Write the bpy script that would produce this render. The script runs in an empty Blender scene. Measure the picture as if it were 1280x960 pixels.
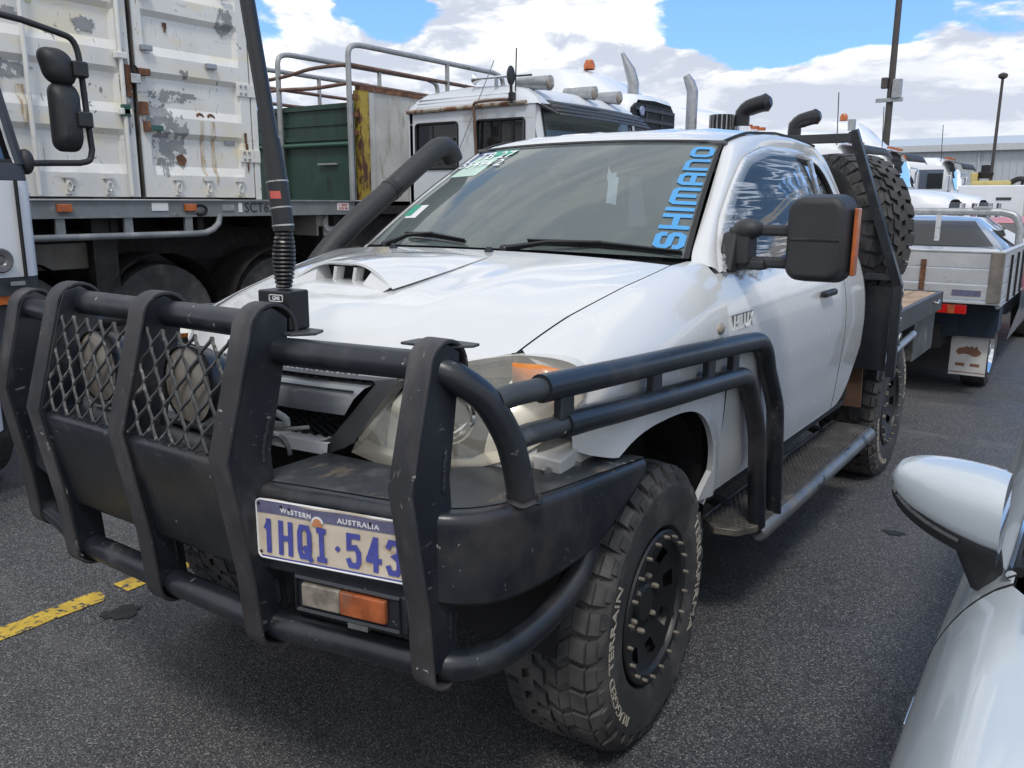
import bpy, bmesh, math, random
from mathutils import Vector, Matrix
import numpy as np
S = bpy.context.scene
COL = S.collection
rad = math.radians
PI = math.pi

# ------------------------------------------------------------------ camera
cam = bpy.data.cameras.new('camera')
cam.sensor_fit = 'HORIZONTAL'; cam.sensor_width = 36.0; cam.lens = 1060.1/1280*36
cam.clip_start = 0.05; cam.clip_end = 6000
camo = bpy.data.objects.new('camera', cam); COL.objects.link(camo)
YAW, PITCH, ROLL = rad(35.213), rad(12.197), 0.004
fw = Vector((-math.sin(YAW)*math.cos(PITCH), math.cos(YAW)*math.cos(PITCH), -math.sin(PITCH)))
rt = Vector((math.cos(YAW), math.sin(YAW), 0)); up = rt.cross(fw)
r2 = rt*math.cos(ROLL)+up*math.sin(ROLL); u2 = up*math.cos(ROLL)-rt*math.sin(ROLL)
m = Matrix((r2, u2, -fw)).transposed().to_4x4(); m.translation = Vector((1.8512, -2.0970, 1.5637))
camo.matrix_world = m
S.camera = camo

# ------------------------------------------------------------------ sky, sun, exposure
SUN_EL, SUN_AZ = rad(57), rad(146)      # azimuth measured from +Y towards +X: high, behind the camera's right shoulder, veiled by thin cloud
sun = bpy.data.lights.new('sun', 'SUN'); sun.energy = 1.3; sun.angle = rad(11); sun.color = (1.0, .96, .90)
suno = bpy.data.objects.new('sun', sun); COL.objects.link(suno)
sd = Vector((math.sin(SUN_AZ)*math.cos(SUN_EL), math.cos(SUN_AZ)*math.cos(SUN_EL), math.sin(SUN_EL)))
suno.rotation_euler = (-sd).to_track_quat('-Z', 'Y').to_euler(); suno.location = (0, 0, 30)
S.view_settings.view_transform = 'Standard'; S.view_settings.look = 'None'
S.view_settings.exposure = 0.3; S.view_settings.gamma = 1.0; S.view_settings.use_curve_mapping = False

W = bpy.data.worlds.new('World'); S.world = W; W.use_nodes = True
wt = W.node_tree; wt.nodes.clear()
class G:                                       # tiny node-graph helper
    def __init__(s, t): s.t = t
    def n(s, typ, ins=None, **kw):
        nd = s.t.nodes.new(typ)
        for k, v in kw.items(): setattr(nd, k, v)
        for k, v in (ins or {}).items(): s.set(nd.inputs[k], v)
        return nd
    def set(s, sock, v):
        if isinstance(v, bpy.types.NodeSocket): s.t.links.new(v, sock)
        elif isinstance(v, bpy.types.Node): s.t.links.new(v.outputs[0], sock)
        else:
            if isinstance(v, tuple) and len(v) == 3 and sock.type == 'RGBA': v = v+(1,)
            sock.default_value = v
    def math(s, op, a, b=0.0, c=0.0, clamp=False):
        nd = s.n('ShaderNodeMath', {0: a, 1: b, 2: c}, operation=op); nd.use_clamp = clamp; return nd.outputs[0]
    def ss(s, x, lo, hi): return s.n('ShaderNodeMapRange', {'Value': x, 'From Min': lo, 'From Max': hi}, interpolation_type='SMOOTHSTEP').outputs[0]
    def mix(s, f, a, b): 
        nd = s.n('ShaderNodeMix', data_type='RGBA'); s.set(nd.inputs[0], f); s.set(nd.inputs[6], a); s.set(nd.inputs[7], b); return nd.outputs[2]
    def noise(s, v, sc, det=6, rough=.55, dist=0.0, **k):
        nd = s.n('ShaderNodeTexNoise', {'Scale': sc, 'Detail': det, 'Roughness': rough, 'Distortion': dist}); 
        if v is not None: s.set(nd.inputs['Vector'], v)
        return nd.outputs[0]
    def vmap(s, v, scale=(1, 1, 1), loc=(0, 0, 0), rot=(0, 0, 0)):
        nd = s.n('ShaderNodeMapping', {'Location': loc, 'Rotation': rot, 'Scale': scale}); s.set(nd.inputs[0], v); return nd.outputs[0]
g = G(wt)
sky = g.n('ShaderNodeTexSky', sky_type='NISHITA'); sky.sun_disc = False
sky.sun_elevation = SUN_EL; sky.sun_rotation = SUN_AZ; sky.air_density = 1.1; sky.dust_density = .3; sky.ozone_density = 2.2
dirv = g.n('ShaderNodeTexCoord').outputs['Generated']
sep = g.n('ShaderNodeSeparateXYZ', {0: dirv})
zc = g.math('MAXIMUM', sep.outputs[2], 0.0)
hgt = g.math('ADD', zc, .34)
cv = g.n('ShaderNodeCombineXYZ', {0: g.math('DIVIDE', sep.outputs[0], hgt), 1: g.math('DIVIDE', sep.outputs[1], hgt), 2: g.math('MULTIPLY', zc, 4.6)})
warp = g.n('ShaderNodeTexNoise', {'Vector': cv, 'Scale': 1.3, 'Detail': 3})
wv = g.n('ShaderNodeVectorMath', {0: cv, 1: g.n('ShaderNodeVectorMath', {0: warp.outputs['Color'], 'Scale': .35}, operation='SCALE')}, operation='ADD')
cl = g.noise(wv, 2.5, 10, .57)
cl_hi = g.noise(g.n('ShaderNodeVectorMath', {0: wv, 1: (.05, -.08, .24)}, operation='ADD'), 2.5, 8, .57)
# blue gaps: real ones in view, one added out of view (directions in the sky)
def gap(az, el, w, h, amt):
    a = g.math('ARCTAN2', sep.outputs[0], sep.outputs[1]); e = g.math('ARCSINE', sep.outputs[2])
    x = g.math('DIVIDE', g.math('SUBTRACT', a, az), w); y = g.math('DIVIDE', g.math('SUBTRACT', e, el), h)
    r = g.math('SQRT', g.math('ADD', g.math('MULTIPLY', x, x), g.math('MULTIPLY', y, y)))
    return g.math('MULTIPLY', g.ss(r, 1.35, .45), amt)
gaps = g.math('MAXIMUM', gap(-.31, .195, .15, .078, .42), gap(-.90, .15, .06, .10, .30))
gaps = g.math('MAXIMUM', gaps, gap(-.76, .215, .07, .045, .24))
gaps = g.math('MAXIMUM', gaps, gap(.35, .52, .85, .40, .48))  # unseen gap, added so the side window reflects blue
bank = gap(-.45, .085, .55, .075, .16)
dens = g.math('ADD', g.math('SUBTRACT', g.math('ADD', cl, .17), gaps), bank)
low = g.math('MULTIPLY', g.ss(zc, .16, .0), .10)
dens = g.math('ADD', dens, low)
cover = g.ss(dens, .475, .545)
puff = g.noise(wv, 5.2, 8, .6)
puff_hi = g.noise(g.n('ShaderNodeVectorMath', {0: wv, 1: (.02, -.03, .085)}, operation='ADD'), 5.2, 6, .6)
lit = g.ss(g.math('ADD', g.math('SUBTRACT', cl, cl_hi), g.math('MULTIPLY', g.math('SUBTRACT', puff, puff_hi), .75)), -.10, .12)
thick = g.ss(dens, .53, .80)
ccol = g.mix(lit, (5.0, 5.45, 6.4), (10.2, 10.2, 10.1))
ccol = g.mix(g.math('MULTIPLY', thick, .62), ccol, (5.1, 5.55, 6.5))
skyb = g.mix(1.0, sky, (1, 1, 1)); 
skt = g.n('ShaderNodeMix', {0: 1.0}, data_type='RGBA', blend_type='MULTIPLY'); g.set(skt.inputs[6], sky.outputs[0]); g.set(skt.inputs[7], (.74, 1.02, 1.42))
hz = g.ss(zc, .07, .0)
bluecol = g.mix(g.math('MULTIPLY', hz, .4), skt.outputs[2], (7.4, 8.0, 9.0))
bluecol = g.mix(.45, bluecol, (2.5, 5.0, 9.0))
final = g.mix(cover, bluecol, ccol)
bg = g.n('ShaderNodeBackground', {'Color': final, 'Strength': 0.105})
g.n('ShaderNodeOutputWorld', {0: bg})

# ------------------------------------------------------------------ materials
MATS = {}
def mat(name, col, rough=.5, metal=0.0, spec=.5, var=.12, vs=4.0, bump=0.0, bs=60.0, coat=0.0, layers=(), rvar=.0, emit=None, alpha=None, trans=None, bdist=.004, crough=.08, sheen=None):
    """Principled with tonal noise, optional layered stains (colour, scale, lo, hi, stretch, rough, detail) and fine bump."""
    mm = bpy.data.materials.new(name); mm.use_nodes = True; t = mm.node_tree; t.nodes.clear(); q = G(t)
    co = q.n('ShaderNodeTexCoord').outputs['Object']
    c = col+(1,) if len(col) == 3 else col
    rv = rough
    if var:
        nz = q.noise(co, vs, 5, .6)
        f = q.ss(nz, .3, .7)
        d = tuple(x*(1-var) for x in col); l = tuple(min(1, x*(1+var*.6)) for x in col)
        c = q.mix(f, d, l)
        if rvar: rv = q.math('ADD', q.math('MULTIPLY', q.noise(co, vs*2.3, 5, .6), rvar*2), rough-rvar)
    for L in layers:
        lc, sc, lo, hi = L[:4]; st = L[4] if len(L) > 4 else (1, 1, 1); lr = L[5] if len(L) > 5 else None; det = L[6] if len(L) > 6 else 6
        v = q.vmap(co, st, (sc*.37, lo*7, hi*3))
        f = q.ss(q.noise(v, sc, det, .62), lo, hi)
        if len(L) > 7:                          # patchy: only where a broad second noise agrees
            f = q.math('MULTIPLY', f, q.ss(q.noise(co, L[7], 2, .5), .48, .60))
        c = q.mix(f, c, lc)
        if lr is not None:
            mx = q.n('ShaderNodeMix', {0: f, 2: rv, 3: lr}, data_type='FLOAT'); rv = mx.outputs[0]
    b = q.n('ShaderNodeBsdfPrincipled', {'Base Color': c, 'Roughness': rv, 'Metallic': metal, 'Specular IOR Level': spec, 'Coat Weight': coat, 'Coat Roughness': crough})
    if emit: q.set(b.inputs['Emission Color'], emit[0]); b.inputs['Emission Strength'].default_value = emit[1]
    if alpha is not None: b.inputs['Alpha'].default_value = alpha
    if trans is not None: b.inputs['Transmission Weight'].default_value = trans
    if bump:
        h = q.noise(co, bs, 4, .6)
        bn = q.n('ShaderNodeBump', {'Height': h, 'Strength': bump, 'Distance': bdist}); q.set(b.inputs['Normal'], bn)
    q.n('ShaderNodeOutputMaterial', {0: b})
    MATS[name] = mm
    return mm

def asphalt():
    mm = bpy.data.materials.new('asphalt'); mm.use_nodes = True; t = mm.node_tree; t.nodes.clear(); q = G(t)
    co = q.n('ShaderNodeTexCoord').outputs['Object']
    v1 = q.n('ShaderNodeTexVoronoi', {'Vector': co, 'Scale': 175.0, 'Randomness': 1.0})
    v2 = q.n('ShaderNodeTexVoronoi', {'Vector': co, 'Scale': 240.0})
    st = q.n('ShaderNodeSeparateColor', {0: v1.outputs['Color']})
    st2 = q.n('ShaderNodeSeparateColor', {0: v2.outputs['Color']})
    big = q.noise(co, .55, 5, .6); mid = q.noise(co, 3.2, 5, .65)
    c = q.mix(q.ss(big, .35, .68), (.046, .046, .050), (.078, .079, .082))
    c = q.mix(q.math('MULTIPLY', q.ss(st.outputs[0], .35, 1.0), .75), c, (.135, .135, .136))
    c = q.mix(q.math('MULTIPLY', q.ss(st2.outputs[1], .80, .95), .85), c, (.31, .31, .305))
    c = q.mix(q.math('MULTIPLY', q.ss(v1.outputs['Distance'], .55, .85), .75), c, (.022, .022, .024))
    dk = q.math('MULTIPLY', q.ss(mid, .56, .74), .5)
    c = q.mix(dk, c, (.028, .028, .030))
    # pale dried wash marks, stretched across the bay
    lt = q.math('MULTIPLY', q.ss(q.noise(q.vmap(co, (.5, 1.6, 1), (3, 1, 0), (0, 0, .5)), 1.1, 6, .6), .58, .76), .5)
    c = q.mix(lt, c, (.20, .19, .165))
    h = q.math('SUBTRACT', 1.0, v1.outputs['Distance'])
    h = q.math('ADD', q.math('MULTIPLY', h, .7), q.math('MULTIPLY', q.noise(co, 300, 2), .4))
    bn = q.n('ShaderNodeBump', {'Height': h, 'Strength': .7, 'Distance': .005})
    damp = q.ss(q.noise(co, .8, 4, .6), .42, .62)
    rr = q.n('ShaderNodeMix', {0: damp, 2: .66, 3: .40}, data_type='FLOAT').outputs[0]
    b = q.n('ShaderNodeBsdfPrincipled', {'Base Color': c, 'Roughness': rr, 'Specular IOR Level': .45, 'Normal': bn})
    q.n('ShaderNodeOutputMaterial', {0: b}); return mm

def glassy(name, tint, dust, dcol, rough=.03, spec_mul=1.0, bumpdef=None):
    """Window glass: tinted see-through, Fresnel mirror, thin diffuse dust film."""
    mm = bpy.data.materials.new(name); mm.use_nodes = True; t = mm.node_tree; t.nodes.clear(); q = G(t)
    co = q.n('ShaderNodeTexCoord').outputs['Object']
    tr = q.n('ShaderNodeBsdfTransparent', {'Color': tint})
    df = q.n('ShaderNodeBsdfDiffuse', {'Color': dcol})
    f0 = q.math('ADD', q.math('MULTIPLY', q.noise(co, 3.0, 5, .65), dust*.5), dust*.75)
    m1 = q.n('ShaderNodeMixShader', {0: f0, 1: tr, 2: df})
    gl = q.n('ShaderNodeBsdfGlossy', {'Color': (1, 1, 1), 'Roughness': rough})
    fr = q.n('ShaderNodeFresnel', {'IOR': 1.52})
    if bumpdef:
        h = q.noise(q.vmap(co, bumpdef[0]), bumpdef[1], 5, .6, 1.2)
        bn = q.n('ShaderNodeBump', {'Height': h, 'Strength': bumpdef[2], 'Distance': .02})
        q.set(gl.inputs['Normal'], bn); q.set(fr.inputs['Normal'], bn)
    m2 = q.n('ShaderNodeMixShader', {0: q.math('MULTIPLY', fr, spec_mul, clamp=True), 1: m1, 2: gl})
    q.n('ShaderNodeOutputMaterial', {0: m2}); MATS[name] = mm; return mm

WHITE = mat('white_car_paint', (.68, .69, .69), .26, var=.02, vs=1.2, coat=1.0, crough=.035, rvar=.03, layers=(((.66, .655, .63), 2.6, .58, .78, (1, 1, .35), .36), ((.36, .33, .29), 70, .705, .73, (1, 1, 1), .6, 3, 3.0), ((.70, .70, .69), 7, .60, .74, (1, 2, 1), .36)))
WHITE_IN = mat('white_inner_metal', (.62, .61, .57), .5, var=.1, vs=9, layers=(((.28, .25, .2), 14, .58, .7),))
BAR = mat('black_bar_paint', (.0125, .0155, .0215), .33, var=.25, vs=6, spec=.62, bump=.10, bs=380, rvar=.10, bdist=.0015, layers=(((.055, .056, .060), 6, .52, .78, (1, 1, .6), .55), ((.045, .040, .040), 2.2, .50, .70, (1, 1, 1), .45), ((.12, .12, .12), 65, .63, .70, (1, .4, 1), .6, 3, 5.0), ((.34, .33, .31), 46, .70, .72, (1, 1, .45), .6, 4, 3.0)))
BARLT = mat('worn_bar_top_paint', (.036, .041, .045), .46, var=.25, vs=7, bump=.10, bs=380, bdist=.0015, layers=(((.095, .098, .10), 9, .48, .70, (1, 1, 1), .6), ((.17, .13, .095), 16, .58, .70, (1, .4, 1)), ((.50, .49, .46), 40, .66, .69, (.3, 1, 1), .6, 4, 4.0)))
STRAP = mat('worn_strap_paint', (.032, .032, .037), .52, var=.25, vs=8, bump=.12, bs=380, bdist=.0015, layers=(((.095, .088, .090), 7, .46, .72, (1, 1, .35), .62), ((.044, .040, .040), 3, .50, .66), ((.16, .155, .15), 60, .64, .70, (1, .4, .5), .6, 3, 5.0), ((.42, .40, .37), 50, .69, .71, (.4, 1, 1), .6, 4, 4.0)))
PLASTIC = mat('black_textured_plastic', (.028, .029, .032), .55, var=.15, vs=8, bump=.25, bs=700, bdist=.0012, layers=(((.07, .07, .072), 12, .6, .8),))
PLASTIC_S = mat('black_smooth_plastic', (.015, .016, .018), .35, var=.15, vs=8, layers=(((.06, .06, .06), 10, .55, .8),))
DARK = mat('dark_void_metal', (.010, .010, .011), .8, var=.2, vs=6)
UNDER = mat('dirty_chassis_metal', (.022, .021, .021), .7, var=.4, vs=8, layers=(((.06, .048, .038), 11, .56, .74),))
RUBBER = mat('tyre_rubber', (.050, .050, .051), .75, var=.25, vs=9, spec=.35, bump=.2, bs=160, bdist=.002, layers=(((.115, .110, .104), 5, .44, .72, (1, 1, 1), .85), ((.012, .012, .013), 3.2, .60, .70, (1, 1, 1), .4)))
RIM = mat('black_rim_paint', (.016, .017, .019), .42, var=.2, vs=10, layers=(((.05, .045, .04), 14, .6, .75),))
DULLBOLT = mat('dull_bolt_heads', (.22, .20, .165), .6, .2, var=.3, vs=60)
STEEL = mat('bare_steel', (.55, .54, .51), .35, 1.0, var=.2, vs=20, layers=(((.25, .2, .15), 20, .6, .72),))
CHROME = mat('chrome', (.80, .81, .82), .10, 1.0, var=.03)
GALV = mat('galvanised_steel', (.42, .43, .44), .45, .75, var=.18, vs=14)
GREYDK = mat('dark_grille_surround', (.055, .060, .066), .30, var=.15, vs=5, coat=.6, layers=(((.12, .12, .12), 9, .58, .75),))
GREYPL = mat('grey_grille_plastic', (.21, .225, .24), .26, var=.15, vs=5, coat=.8, layers=(((.28, .28, .28), 9, .58, .75),))
SILVERPL = mat('faded_silver_plastic', (.80, .81, .81), .3, .05, var=.1, vs=6)
LENS = glassy('hazed_headlamp_lens', (.98, .97, .94), .17, (.84, .81, .70), .05, 1.25)
REFL = mat('lamp_housing', (.74, .72, .64), .3, .25, var=.1)
BOWL = mat('lamp_bowl_mirror', (.85, .85, .83), .08, 1.0, var=.05)
SIGAMBER = mat('signal_amber', (.85, .27, .03), .25, var=.15, vs=14, coat=.4)
DUSTAMBER = mat('dusty_amber_lens', (.36, .095, .03), .45, var=.35, vs=30, layers=(((.22, .10, .06), 14, .5, .66),))
DUSTCLEAR = mat('dusty_clear_lens', (.25, .22, .18), .4, var=.4, vs=30)
AMBER = mat('amber_lens', (.50, .12, .02), .25, var=.3, vs=18, coat=.4, layers=(((.34, .09, .03), 11, .5, .68),))
REDL = mat('red_lens', (.55, .012, .012), .2, var=.1, coat=.6)
CLEARL = mat('clear_ribbed_lens', (.33, .29, .24), .25, var=.35, vs=25, coat=.4)
LIGHTCOV = mat('dusty_lamp_cover', (.19, .17, .145), .28, var=.25, vs=9, coat=.3, layers=(((.20, .15, .11), 8, .50, .66),))
WSGLASS = glassy('dusty_windscreen_glass', (.52, .60, .58), .40, (.27, .325, .32), .04, 1.0)
REARGLASS = glassy('dark_rear_glass', (.05, .06, .08), .04, (.08, .10, .14), .02, 1.6)
WSGLASS_D = glassy('dark_tinted_glass', (.16, .18, .20), .10, (.12, .13, .14), .02, 1.5)
BLUEGLASS = glassy('side_window_glass', (.25, .28, .32), .05, (.1, .12, .14), .02, 5.5)
FILM = glassy('wrinkled_plastic_film', (.95, .96, .97), .035, (.80, .82, .85), .07, 2.6, ((1, .16, 1.5), 16.0, .2))
SEAL = mat('black_rubber_seal', (.012, .012, .013), .6, var=.1)
BLUEV = mat('blue_vinyl_letters', (.075, .33, .66), .4, var=.06)
WRITE = mat('white_paint_pen', (.85, .87, .88), .6, var=.05)
TIMBER = mat('weathered_tray_timber', (.42, .29, .19), .8, var=.35, vs=3, layers=(((.22, .15, .10), 4, .5, .65, (6, .5, 1)),))
YELLOW = mat('yellow_road_paint', (.62, .42, .055), .75, var=.2, vs=12, bump=.5, bs=130, layers=(((.07, .07, .07), 30, .53, .60), ((.40, .26, .05), 8, .5, .7)))
STAIN = mat('oil_stain', (.026, .026, .027), .55, var=.5, vs=40, bump=.9, bs=220)
CONT = mat('white_container_paint', (.76, .755, .72), .55, var=.08, vs=2.5, rvar=.05, bump=.05, bs=30, layers=(
    ((.80, .74, .58), 1.5, .50, .66, (1, 1, 3)), ((.60, .595, .58), 5, .63, .72, (1, .5, 2.5)), ((.27, .27, .265), 6.5, .635, .65, (1, .9, .8), .7, 9), ((.30, .28, .25), 16, .66, .68, (1, 3, .35), .7, 6), ((.42, .20, .08), 9, .69, .76, (1, 1.6, .30)), ((.16, .08, .045), 13, .745, .77)))
CONTBARE = mat('flaked_container_primer', (.30, .305, .31), .6, var=.15, vs=9, layers=(((.70, .69, .65), 11, .55, .57, (1, 1, 1), .5, 9), ((.28, .13, .06), 15, .66, .72)))
RUST = mat('rusty_steel', (.15, .07, .04), .85, var=.4, vs=12, layers=(((.30, .14, .06), 18, .5, .7), ((.35, .33, .30), 9, .62, .7)))
RUSTRUN = mat('rust_run', (.50, .35, .20), .7, var=.3, vs=18, layers=(((.70, .66, .56), 16, .42, .60, (1, 3, .5)), ((.30, .15, .06), 22, .60, .70, (1, 3, .3))))
TRAILER = mat('grey_trailer_paint', (.20, .215, .225), .5, var=.15, vs=4, layers=(((.30, .31, .31), 6, .55, .7), ((.10, .07, .05), 7, .64, .74)))
GREEN = mat('dark_green_panel_paint', (.022, .060, .043), .5, var=.2, vs=3, layers=(((.012, .022, .018), 4, .52, .68, (3, 3, .5)), ((.075, .05, .035), 8, .66, .74, (2, 2, .5))))
OLDWHITE = mat('chalky_white_panel', (.52, .51, .47), .7, var=.15, vs=3, layers=(((.36, .34, .28), 3.5, .52, .68, (2, 2, .6)), ((.25, .15, .08), 12, .68, .74)))
YRUST = mat('yellow_rusty_post', (.42, .30, .05), .7, var=.2, vs=5, layers=(((.10, .045, .025), 6, .50, .58, (2, 2, .7)),))
PIPE = mat('grey_pipe', (.36, .37, .37), .5, .2, var=.15, vs=6, layers=(((.16, .10, .07), 7, .6, .7),))
RPIPE = mat('rust_pipe', (.17, .10, .075), .7, var=.3, vs=8)
TRUCKW = mat('white_truck_paint', (.78, .80, .83), .35, var=.03, vs=2, coat=.5)
TRUCKW2 = mat('aged_white_truck_paint', (.66, .69, .73), .45, var=.08, vs=2, coat=.2, layers=(((.46, .46, .45), 4, .58, .72, (1, 1, .6)),))
TRUCKGREY = mat('charcoal_truck_plastic', (.045, .048, .055), .5, var=.12, vs=5)
BLUEDARK = mat('dark_blue_metal', (.014, .026, .045), .5, var=.15, vs=4)
ALU = mat('aluminium_tray_board', (.66, .67, .68), .36, .35, var=.12, vs=5, layers=(((.34, .34, .34), 7, .58, .72, (1, 1, 3)),))
SILVERP = mat('silver_car_paint', (.53, .58, .61), .32, .12, var=.03, vs=3, coat=1.0, crough=.03)
SILVER2 = mat('silver_blue_car_paint', (.44, .48, .53), .3, .5, var=.04, vs=3, coat=.9, crough=.04)
REDP = mat('red_car_paint', (.50, .018, .03), .3, var=.08, vs=3, coat=.6)
PINKP = mat('faded_red_paint', (.55, .22, .24), .5, var=.12, vs=3)
SHED = mat('pale_shed_cladding', (.50, .54, .57), .5, .1, var=.04, vs=.3)
POLE = mat('dark_steel_pole', (.075, .065, .062), .6, var=.15, vs=3)
CREAM = mat('bone_plate_face', (.66, .57, .45), .5, var=.10, vs=14, bump=.15, bs=60, layers=(((.42, .30, .18), 15, .56, .74), ((.72, .70, .66), 9, .60, .72)))
PLBLUE = mat('plate_blue_paint', (.075, .085, .35), .45, var=.15, vs=30)
PLBAND = mat('plate_top_band', (.14, .14, .23), .5, var=.2, vs=25, layers=(((.40, .38, .38), 22, .6, .72),))
ORANGE = mat('orange_emblem', (.55, .22, .10), .6, var=.2, vs=40)
GREENST = mat('green_sticker', (.05, .36, .25), .5, var=.1)
PAPER = mat('pale_green_paper', (.50, .66, .58), .7, var=.08, vs=12)
PAPERW = mat('white_label', (.78, .78, .78), .6, var=.05)
REDLAB = mat('red_label', (.55, .10, .08), .5, var=.1)
SEATG = mat('grey_seat_fabric', (.045, .047, .05), .9, var=.2, vs=12)
DASH = mat('grey_dashboard', (.10, .105, .105), .7, var=.1)
LIME = mat('lime_yellow_paint', (.50, .60, .04), .4, var=.1)
MACHY = mat('dusty_yellow_machine_paint', (.55, .45, .18), .6, var=.15)
MUDFLAP = mat('white_mudflap', (.60, .59, .57), .6, var=.1, vs=9, layers=(((.3, .27, .23), 8, .58, .7),))
BROWN = mat('brown_print', (.22, .11, .07), .7, var=.1)
MIRRORG = mat('mirror_glass', (.8, .82, .84), .04, 1.0, var=0)
LETTER = mat('dark_sign_letters', (.03, .035, .04), .6, var=.1)
TYLET = mat('white_tyre_letters', (.44, .40, .33), .7, var=.25, vs=40)
BADGE = mat('grey_chrome_badge', (.16, .16, .165), .35, .3, var=.1)

def film():
    mm = bpy.data.materials.new('wrinkled_plastic_film'); mm.use_nodes = True; t = mm.node_tree; t.nodes.clear(); q = G(t)
    co = q.n('ShaderNodeTexCoord').outputs['Object']
    ridge = lambda n, w: q.math('SUBTRACT', 1.0, q.ss(q.math('ABSOLUTE', q.math('SUBTRACT', n, .5)), 0.0, w))
    st = ridge(q.noise(q.vmap(co, (1, .045, 1.0), (0, 0, 0), (.07, 0, 0)), 34, 2, .45, .3), .05)
    st = q.math('MULTIPLY', st, q.ss(q.noise(co, 5, 3), .34, .56))
    d = q.n('ShaderNodeVectorMath', {0: co, 1: (.80, .66, 1.33)}, operation='DISTANCE').outputs['Value']
    near = q.ss(d, .34, .04)
    cr_ = q.math('MULTIPLY', ridge(q.noise(q.vmap(co, (1, .5, 1)), 46, 4, .6, .8), .055), near)
    a = q.math('ADD', q.math('MULTIPLY', st, .50), q.math('MULTIPLY', cr_, .80))
    a = q.math('ADD', a, q.math('ADD', .02, q.math('MULTIPLY', near, .12)), clamp=True)
    h = q.math('ADD', q.noise(q.vmap(co, (1, .045, 1.0), (0, 0, 0), (.07, 0, 0)), 34, 2, .45, .3), q.math('MULTIPLY', cr_, .5))
    bn = q.n('ShaderNodeBump', {'Height': h, 'Strength': .06, 'Distance': .02})
    m1 = q.n('ShaderNodeMixShader', {0: a, 1: q.n('ShaderNodeBsdfTransparent', {'Color': (.96, .97, .98)}), 2: q.n('ShaderNodeBsdfDiffuse', {'Color': (.86, .87, .89)})})
    gl = q.n('ShaderNodeBsdfGlossy', {'Roughness': .05, 'Normal': bn})
    fr = q.n('ShaderNodeFresnel', {'IOR': 1.30, 'Normal': bn})
    q.n('ShaderNodeOutputMaterial', {0: q.n('ShaderNodeMixShader', {0: fr, 1: m1, 2: gl})}); return mm
FILM = film()

# ------------------------------------------------------------------ mesh helpers
def cr(pts, n, closed=False):
    """Catmull-Rom through pts, resampled to n points by arc length."""
    P = np.array(pts, float)
    if len(P) == 2: dense = np.array([P[0]+(P[1]-P[0])*t for t in np.linspace(0, 1, 60)])
    else:
        Q = np.vstack([P[-1], P, P[0], P[1]]) if closed else np.vstack([2*P[0]-P[1], P, 2*P[-1]-P[-2]])
        out = []
        for i in range(1, len(Q)-2):
            a, b, c, d = Q[i-1:i+3]
            for t in np.linspace(0, 1, 24, endpoint=False):
                out.append(.5*((2*b)+(c-a)*t+(2*a-5*b+4*c-d)*t*t+(3*b-a-3*c+d)*t**3))
        out.append(Q[-2]); dense = np.array(out)
    L = np.r_[0, np.cumsum(np.linalg.norm(np.diff(dense, axis=0), axis=1))]
    s = np.linspace(0, L[-1], n)
    return np.c_[[np.interp(s, L, dense[:, k]) for k in range(dense.shape[1])]].T
def pl(pts, n):
    """polyline resampled to n points by arc length (corners kept roughly)."""
    P = np.array(pts, float); L = np.r_[0, np.cumsum(np.linalg.norm(np.diff(P, axis=0), axis=1))]
    s = np.linspace(0, L[-1], n); return np.c_[[np.interp(s, L, P[:, k]) for k in range(P.shape[1])]].T

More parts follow.
